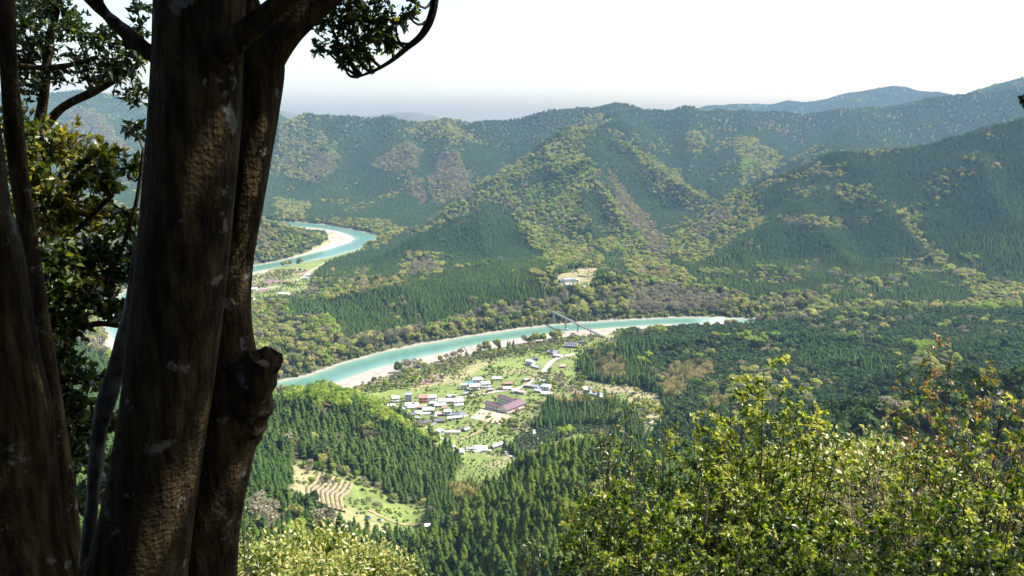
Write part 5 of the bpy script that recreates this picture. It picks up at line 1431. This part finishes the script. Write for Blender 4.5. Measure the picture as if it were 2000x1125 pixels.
# hanging spray of leaves at the end of the forked limb
leafy('twigs', 'leaves', big, BASE, FP[len(FP) // 2:], [(690, 30, 55, 3.55, 34), (640, 45, 40, 3.6, 22), (735, 25, 50, 3.5, 30), (700, 80, 45, 3.55, 30), (660, 85, 40, 3.6, 18), (745, 75, 42, 3.5, 24), (720, 118, 28, 3.55, 14), (620, 90, 25, 3.6, 8),
      (770, 40, 35, 3.5, 16), (800, 20, 25, 3.5, 8), (675, 118, 28, 3.55, 10), (690, -20, 60, 3.55, 30), (650, 0, 50, 3.6, 24), (760, 95, 20, 3.5, 8), (790, -20, 40, 3.5, 12)], 'dark_leaf', 31, L=.03, W=.008, tone0=.62, tone_hi=.4, per=1.1)
# the tree's own high crown, above the picture
def crown_cloud(name, seed, n, fn, mat, parent, org, L, W, tone=.4, **k):
    rng = np.random.RandomState(seed)
    P = fn(rng, n); m = len(P)
    D = rng.normal(size=(m, 3)); D[:, 2] *= .5
    return link(name, leaves_mesh(name, P - org, D, L * (.7 + .6 * rng.rand(m)), W * (.7 + .6 * rng.rand(m)), mat, rng, np.clip(tone + .2 * rng.normal(size=m), 0, 1)), parent, **k)
def high(rng, n):
    c = np.column_stack([-5.5 + 9.5 * rng.rand(240), -6 + 12.5 * rng.rand(240), 2.2 + 3.2 * rng.rand(240)])
    c[:130, 0] = -1.6 + 5.6 * rng.rand(130); c[:130, 1] = 1.6 + 3.6 * rng.rand(130)  # extra clumps packed on the sun side to darken the stems
    c[:, 2] = np.maximum(c[:, 2], 1.35 + .17 * np.maximum(c[:, 1], 0) + .5)
    p = c[rng.randint(0, 240, n)] + rng.normal(size=(n, 3)) * np.array([.42, .42, .22])
    p = p[p[:, 2] > .55 + .18 * np.maximum(p[:, 1], 0) + .35]
    ts = np.array(to_sun)  # gaps cut along the sun line to drop light patches on stems and leaves
    for (gx, gy, gY, gr) in ((452, 190, 2.9, .09), (447, 270, 2.9, .07), (330, 1010, 2.86, .15), (310, 1090, 2.85, .12), (500, 850, 3.3, .12), (485, 930, 3.3, .07), (488, 520, 3.3, .08), (560, 60, 3.3, .08), (50, 800, 2.5, .14), (40, 930, 2.5, .1), (420, 380, 2.9, .07), (700, 50, 3.55, .32), (660, 20, 3.6, .3), (60, 330, 5.0, .3), (110, 520, 4.5, .25)):
        d = p - at(gx, gy, gY); d = d - (d @ ts)[:, None] * ts
        p = p[np.linalg.norm(d, axis=1) > gr]
    return p
crown_cloud('crown', 41, 62000, high, 'shade_leaf', big, BASE, .15, .042, kind='stuff')
for i in range(9):
    r = random.Random(i); p0 = np.array([-1.1, 3.05, 2.0 + .28 * i]); an = i * 2.4; e_ = np.array([math.cos(an) * 3.4, math.sin(an) * 3.4, 1.0])
    if e_[1] > 0: e_[2] += .8
    V, Q, T = tube_np(smooth_path([p0, p0 + e_ * .5 + np.array([0, 0, .2]), p0 + e_], 10) - BASE, np.linspace(.07, .012, 10), 8)
    link('branch', mesh_np('branch', V, T, Q, 'bark', True), big)
def around(rng, n):
    an = rng.rand(n) * 6.283; rad = 4.2 + 3.0 * rng.rand(n)
    p = np.column_stack([np.cos(an) * rad, np.sin(an) * rad - 1.2, -2.2 + 5.5 * rng.rand(n)])
    return p[(p[:, 1] < -.6) | ((p[:, 0] < -3.6) & (p[:, 1] < 2.2)) | ((p[:, 0] > 3.0) & (p[:, 1] < 1.6))]
crown_cloud('thicket', 43, 66000, around, 'shade_leaf', None, np.zeros(3), .2, .06, .3, kind='stuff', label='unseen evergreen thicket added behind the viewpoint to block sky light', cat='thicket')  # unseen leaf wall added to keep sky light off the trunks

# ------------------------------------------------------------------ foreground left: three smaller trees seen past the trunk
def side_tree(label, branches, clusters, leaf_mat, seed, org_px, Y, **k):
    org = at(org_px[0], org_px[1], Y)
    t = link('evergreen_sapling', None, loc=tuple(org), label=label, cat='tree', group='small evergreens past the big trunk')
    nd = []
    for rows, yy in branches:
        P, r = px_path(rows, yy); nd.append(P)
        V, Q, T = tube_np(P - org, r, 10, True, .1, seed); link('branch', mesh_np('branch', V, T, Q, 'bark', True), t)
    leafy('twigs', 'leaves', t, org, np.concatenate(nd), clusters, leaf_mat, seed, **k)
side_tree('dark leaved evergreen against the sky at the upper left', [([(70, 700, 14), (62, 420, 12), (70, 280, 11), (85, 190, 9), (95, 90, 8), (120, -20, 6)], 6.5), ([(62, 290, 8), (120, 212, 8), (180, 180, 8), (240, 147, 6), (290, 110, 5)], 6.3),
          ([(30, 128, 5), (80, 132, 5), (140, 126, 5), (190, 112, 4)], 6.3), ([(85, 190, 5), (60, 100, 5), (110, 60, 4), (150, 10, 3)], 6.6)],
          [(40, 30, 60, 6.8, 40), (100, 30, 60, 6.5, 40), (150, 60, 45, 6.3, 24), (45, 110, 55, 6.6, 36), (95, 90, 45, 6.5, 26), (200, 75, 45, 6.2, 26), (245, 100, 45, 6.1, 30), (225, 140, 42, 6.1, 26), (265, 55, 30, 6.2, 12), (180, 150, 35, 6.3, 16), (60, 165, 45, 6.4, 22),
           (20, 60, 50, 6.6, 36), (150, 110, 35, 6.4, 12), (265, 180, 35, 6.1, 14), (270, 15, 25, 6.2, 8), (110, 150, 35, 6.4, 12)], 'dark_leaf', 51, (70, 760), 6.5, L=.058, W=.014, tone0=.35, tone_hi=.35, per=1.25)
side_tree('evergreen with sunlit golden leaves left of the big trunk', [([(110, 900, 12), (100, 640, 11), (90, 480, 9), (95, 360, 8), (80, 250, 5)], 5.2), ([(95, 420, 6), (150, 330, 5), (210, 280, 4)], 5.2), ([(90, 500, 5), (160, 440, 5), (220, 380, 4)], 5.0)],
          [(30, 240, 40, 5.2, 24), (80, 280, 55, 5.2, 34), (140, 290, 55, 5.3, 34), (60, 350, 60, 5.0, 40), (120, 370, 60, 5.1, 40), (180, 340, 50, 5.2, 30), (40, 420, 50, 4.9, 30), (105, 440, 50, 5.0, 30), (170, 420, 55, 5.1, 30), (205, 300, 35, 5.2, 14), (215, 360, 35, 5.2, 14), (20, 300, 35, 5.0, 18)],
          'olive_leaf', 53, (110, 960), 5.2, L=.06, W=.016, tone0=.5, tone_hi=.5, per=1.2)
side_tree('glossy dark shrub filling the gap between trunks', [([(140, 1100, 12), (135, 900, 10), (120, 740, 9), (150, 620, 8), (200, 540, 6)], 4.6), ([(125, 740, 6), (90, 640, 6), (80, 540, 5)], 4.5), ([(140, 640, 6), (200, 632, 6), (255, 640, 5)], 4.6), ([(200, 560, 5), (240, 480, 4), (265, 400, 4), (280, 290, 3)], 4.7)],
          [(95, 500, 50, 4.5, 34), (150, 510, 50, 4.7, 34), (205, 500, 50, 4.8, 34), (245, 440, 40, 4.8, 20), (240, 540, 40, 4.8, 20), (110, 570, 50, 4.5, 34), (170, 580, 50, 4.6, 34), (225, 600, 35, 4.7, 16), (80, 620, 40, 4.4, 26), (130, 640, 40, 4.5, 24), (110, 700, 45, 4.5, 28), (150, 740, 45, 4.6, 28),
           (200, 740, 30, 4.7, 10), (130, 800, 50, 4.5, 34), (170, 830, 45, 4.6, 28), (215, 820, 30, 4.7, 12), (140, 890, 50, 4.5, 34), (215, 900, 30, 4.8, 14), (255, 330, 30, 4.8, 8), (262, 250, 24, 4.8, 6), (205, 960, 30, 4.8, 16), (140, 970, 40, 4.6, 22), (250, 700, 22, 4.7, 5), (265, 480, 28, 4.7, 10)],
          'dark_leaf', 55, (140, 1160), 4.6, L=.06, W=.017, tone0=.42, tone_hi=.55, per=1.15)

# a tree just outside the right edge: one leafy twig tip reaches into the picture, its crown shades the lower thicket
RB = np.array([7.6, 5.6, -6.5])
rt = link('evergreen_tree', None, loc=tuple(RB), label='evergreen whose single dark leaf tip pokes in at the right edge', cat='tree')
V, Q, T = tube_np(smooth_path([RB, (7.5, 5.7, -3), (7.4, 5.8, 0), (7.3, 5.9, 3.5)], 16) - RB, np.linspace(.16, .04, 16), 14, True, .06, 4)
link('trunk', mesh_np('trunk', V, T, Q, 'bark', True), rt)
def right_crown(rng, n):
    c = np.column_stack([5.9 + 4.2 * rng.rand(60), 3.3 + 3.5 * rng.rand(60), -.6 + 4.0 * rng.rand(60)])
    p = c[rng.randint(0, 60, n)] + rng.normal(size=(n, 3)) * np.array([.34, .34, .2])
    return p[p[:, 0] > .70 * p[:, 1] + .35]
crown_cloud('crown', 45, 14000, right_crown, 'dark_leaf', rt, RB, .13, .04, kind='stuff')
leafy('twigs', 'leaves', rt, RB, [np.array([5.2, 6.6, .4]), np.array([6.0, 6.0, .6])], [(2003, 198, 10, 6.0, 3), (2012, 186, 10, 6.0, 2), (2020, 205, 14, 6.0, 4)], 'dark_leaf', 46, L=.06, W=.018, tone0=.2, tone_hi=.1)

# ------------------------------------------------------------------ foreground right: shrubs on the slope below
def shrub_meshes(seed, Ht, cd, w, stems, leaf_mat, L, W, dens=1.0, tone0=.5, wood='twig_wood', nb=11):
    rng = np.random.RandomState(seed)
    g_ = Geo(); LPs, LDs, TN = [], [], []
    for s_ in range(stems):
        an = rng.rand() * 6.28; rad = w * (.25 + .75 * rng.rand()) if s_ else 0
        top = np.array([math.cos(an) * rad, math.sin(an) * rad, -(rad / w) ** 1.5 * cd * (.35 + .45 * rng.rand()) if s_ else 0.0])
        base = np.array([top[0] * .15, top[1] * .15, -Ht])
        m_ = base * .5 + top * .5 + rng.normal(size=3) * .10 * np.array([1, 1, .3]); m_[:2] *= .8
        path = smooth_path([base, m_, top], 18)
        g_.tube(path, np.linspace(.03, .004, 18), 5, cap=False)
        for b in range(nb):
            t = 1 - (b + rng.rand()) / nb * min(cd / Ht, .95)
            i = min(int(t * 17), 16); p0 = path[i] + (path[i + 1] - path[i]) * (t * 17 - i)
            a2 = rng.rand() * 6.28; ln = w * (.16 + .62 * (1 - t) * Ht / cd) * (.6 + .6 * rng.rand())
            e_ = p0 + np.array([math.cos(a2) * ln, math.sin(a2) * ln, ln * (.35 + .6 * rng.rand())])
            bp = smooth_path([p0, (p0 + e_) / 2 + np.array([0, 0, -.06 * ln]), e_], 6)
            g_.tube(bp, np.linspace(.008, .003, 6), 3, cap=False)
            for q_ in range(4):
                o = bp[2 + q_ % 4] if q_ else bp[5]
                d = rng.normal(size=3) * .6 + np.array([math.cos(a2), math.sin(a2), .8]) * .7; d /= np.linalg.norm(d)
                tl = .10 + .16 * rng.rand()
                tp = np.array([o, o + d * tl * .5, o + d * tl + np.array([0, 0, .02])])
                g_.tube(tp, [.003, .0025, .0015], 3, cap=False)
                nl = max(2, int(rng.randint(9, 16) * dens))
                tt = .45 + .55 * rng.rand(nl) ** .8
                p = o + d * tl * tt[:, None]
                LPs.append(p); LDs.append(rng.normal(size=(nl, 3)) * .7 + d * .6 + np.array([0, 0, .15]))
                bt = .14 * rng.normal()
                TN.append(np.clip(tone0 - .34 + .42 * tt + bt * 1.3 + .15 * rng.normal(size=nl) + .9 * (t - .72), 0, 1))  # young tips paler; lower, inner leaves darkened to put shade into the colour
    P = np.concatenate(LPs); D = np.concatenate(LDs); tn = np.concatenate(TN)
    return g_.mesh('stems', wood), leaves_mesh('leaves', P, D, L * (.6 + .8 * rng.rand(len(P))), W * (.7 + .6 * rng.rand(len(P))), leaf_mat, rng, tn)

def dome_meshes(seed, r, n, L, W, mat='dome_leaf', tone0=.55):
    rng = np.random.RandomState(seed); g_ = Geo()
    lob = rng.normal(size=(16, 3)); lob[:, 2] = np.abs(lob[:, 2]) + .1; lob /= np.linalg.norm(lob, axis=1)[:, None]
    C = lob * r * .62 * np.array([1, 1, .75]); k = rng.randint(0, 16, n)
    d = rng.normal(size=(n, 3)); d[:, 2] = d[:, 2] * .8 + .35; d /= np.linalg.norm(d, axis=1)[:, None]
    rr_ = r * (.36 + .10 * rng.normal(size=(n, 1)))
    tw = (vnoise(k * 7.3 + np.arctan2(d[:, 1], d[:, 0]) * 3, d[:, 2] * 6, seed) - .5)[:, None]
    P = C[k] + d * rr_ * (1 + .6 * tw)
    D = d * .7 + rng.normal(size=(n, 3)) * .6
    P[:, 2] -= r
    tn = np.clip(tone0 + .2 * rng.normal(size=n) + 1.2 * (rr_[:, 0] / r - .36) + .5 * tw[:, 0] + .1 * d[:, 2] - .06, 0, 1)  # outer flush paler; inner leaves darkened as shaded gaps between clumps
    for i in range(16):
        g_.tube(smooth_path([(0, 0, -3.2 * r), C[i] * .3 + np.array([0, 0, -1.5 * r]), C[i] + np.array([0, 0, -r])], 8), np.linspace(.05, .008, 8), 5, cap=False)
    return g_.mesh('stems', 'twig_wood'), leaves_mesh('leaves', P, D, L * (.6 + .8 * rng.rand(n)), W * (.7 + .6 * rng.rand(n)), mat, rng, tn)

def plant(name, px, py, Y, meshes, label, cat='shrub', sc=1.0, rz=0.0, group=None):
    p = at(px, py, Y)
    t = link(name, None, loc=tuple(p), rz=rz, label=label, cat=cat, group=group); t.scale = (sc, sc, sc)
    link('stems', meshes[0], t); o = link('leaves', meshes[1], t); o['kind'] = 'stuff'
    return t
GRP = 'leafy shrubs on the slope below the viewpoint'
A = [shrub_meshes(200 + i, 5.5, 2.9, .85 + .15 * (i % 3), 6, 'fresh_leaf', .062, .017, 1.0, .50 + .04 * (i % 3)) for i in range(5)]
LOW = [shrub_meshes(230 + i, 5.0, 2.6, .95, 6, 'fresh_leaf', .075, .022, 1.35, .40, nb=11) for i in range(4)]  # lower leaf tone puts the shade of the bottom rows into the colour
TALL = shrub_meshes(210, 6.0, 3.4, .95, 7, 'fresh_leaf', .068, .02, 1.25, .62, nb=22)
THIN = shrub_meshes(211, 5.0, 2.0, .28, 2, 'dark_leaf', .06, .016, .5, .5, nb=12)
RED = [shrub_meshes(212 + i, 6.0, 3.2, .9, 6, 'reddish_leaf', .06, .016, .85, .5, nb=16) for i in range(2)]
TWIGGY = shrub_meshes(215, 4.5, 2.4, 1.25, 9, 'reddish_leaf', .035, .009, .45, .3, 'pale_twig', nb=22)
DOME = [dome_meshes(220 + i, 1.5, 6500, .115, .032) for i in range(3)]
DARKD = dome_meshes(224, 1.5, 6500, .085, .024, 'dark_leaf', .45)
# crowns seen from above
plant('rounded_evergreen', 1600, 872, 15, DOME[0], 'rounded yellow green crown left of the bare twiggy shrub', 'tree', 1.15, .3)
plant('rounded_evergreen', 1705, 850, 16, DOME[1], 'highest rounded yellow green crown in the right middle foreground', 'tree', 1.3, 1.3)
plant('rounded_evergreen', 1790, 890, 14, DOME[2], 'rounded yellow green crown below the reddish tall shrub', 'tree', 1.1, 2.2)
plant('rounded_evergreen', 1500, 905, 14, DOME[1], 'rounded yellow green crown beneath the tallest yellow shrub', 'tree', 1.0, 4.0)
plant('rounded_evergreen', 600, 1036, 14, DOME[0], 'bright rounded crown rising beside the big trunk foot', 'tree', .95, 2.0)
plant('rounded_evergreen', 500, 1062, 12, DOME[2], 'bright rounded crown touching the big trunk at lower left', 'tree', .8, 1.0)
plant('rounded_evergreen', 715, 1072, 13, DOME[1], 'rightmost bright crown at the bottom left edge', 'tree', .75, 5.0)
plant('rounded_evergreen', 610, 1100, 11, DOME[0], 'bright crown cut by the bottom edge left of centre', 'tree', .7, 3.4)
# the named shrubs
plant('tall_shrub', 1492, 722, 9.2, TALL, 'tallest yellow green shrub rising right of centre', sc=1.0)
plant('tall_shrub', 1452, 792, 9.6, A[3], 'shrub standing just left of the tallest shrub', sc=.95, rz=2.6)
plant('tall_shrub', 1510, 800, 8.8, A[0], 'shrub in front of the foot of the tallest shrub', sc=.95, rz=5.0)
plant('tall_shrub', 1560, 768, 9.0, A[1], 'side shoot shrub just right of the tallest shrub', sc=.95, rz=1.0)
plant('tall_shrub', 1862, 668, 10.0, RED[0], 'tall reddish tipped shrub near the right edge', sc=1.0)
plant('tall_shrub', 1965, 742, 8.6, RED[1], 'reddish shrub touching the right picture edge', sc=1.0, rz=.7)
plant('bare_shrub', 1715, 930, 8.0, TWIGGY, 'brown twiggy almost leafless shrub at the lower right', sc=.8)
plant('slender_sapling', 1232, 818, 8.2, THIN, 'slender dark stemmed sapling standing above the left shrubs', sc=.9)
plant('slender_sapling', 1196, 806, 8.8, THIN, 'slender sapling leftmost above the shrubs with tan tips', sc=.8, rz=2.0)
plant('slender_sapling', 1042, 1040, 7.0, THIN, 'thin dark sapling alone at the bottom centre', sc=.7, rz=1.0)
plant('slender_sapling', 470, 985, 8.0, THIN, 'thin sapling right against the big trunk', sc=.6, rz=4.0)
ROWS = [(1310, 826, 9.6, 0, .85), (1375, 868, 9.2, 2, .9), (1190, 895, 8.6, 3, .7), (1262, 890, 8.2, 4, .9), (1425, 875, 8.4, 1, .9), (1620, 925, 9.0, 3, .8), (1800, 800, 9.4, 2, .9), (1905, 812, 8.8, 0, .9), (2000, 800, 8.2, 1, .95),
        (1850, 900, 8.0, 4, .9), (1945, 905, 7.2, 3, .85), (1770, 985, 7.4, 0, .75), (1172, 985, 7.6, 1, .62), (1200, 990, 7.2, 2, .8), (1290, 985, 7.2, 0, .8), (1380, 975, 7.3, 3, .85), (1470, 965, 7.4, 4, .85), (1560, 990, 7.2, 1, .85), (1640, 1025, 6.8, 2, .75),
        (1870, 1000, 6.6, 1, .8), (1975, 985, 6.2, 4, .8), (1165, 1078, 6.6, 4, .55), (1230, 1075, 6.3, 3, .65), (1330, 1070, 6.3, 1, .65), (1440, 1065, 6.3, 2, .65), (1550, 1075, 6.2, 0, .65), (1720, 1075, 6.0, 3, .65), (1820, 1075, 5.9, 2, .65), (1930, 1070, 5.6, 0, .65),
        (1640, 1095, 6.0, 4, .6)]
def where(px, py):
    a_ = ['left end', 'left part', 'middle', 'right part', 'right end'][min(4, max(0, int((px - 1080) / 185)))]
    b_ = 'upper' if py < 900 else 'middle' if py < 1020 else 'bottom'
    return a_, b_
cnt = {}
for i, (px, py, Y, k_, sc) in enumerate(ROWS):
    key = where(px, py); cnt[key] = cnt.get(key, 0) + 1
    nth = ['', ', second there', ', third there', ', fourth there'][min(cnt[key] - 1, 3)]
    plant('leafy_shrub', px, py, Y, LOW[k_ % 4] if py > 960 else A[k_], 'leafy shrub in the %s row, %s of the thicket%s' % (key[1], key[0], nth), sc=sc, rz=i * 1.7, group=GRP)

# ------------------------------------------------------------------ haze: the air of the valley
def haze():
    m, n, l, b = nodes('haze_air')
    n.remove(b)
    pv = n.new('ShaderNodeVolumePrincipled')
    pv.inputs['Color'].default_value = (.42, .70, 1.0, 1)
    pv.inputs['Absorption Color'].default_value = (1, 1, 1, 1)
    pv.inputs['Density'].default_value = .000044
    pv.inputs['Anisotropy'].default_value = 0.0
    l.new(pv.outputs[0], n['Material Output'].inputs['Volume'])
    MB().box(-8200, 8200, -420, 9100, -362, 236).build('haze', 'haze_air', kind='stuff', label='pale blue haze over the valley')
haze()
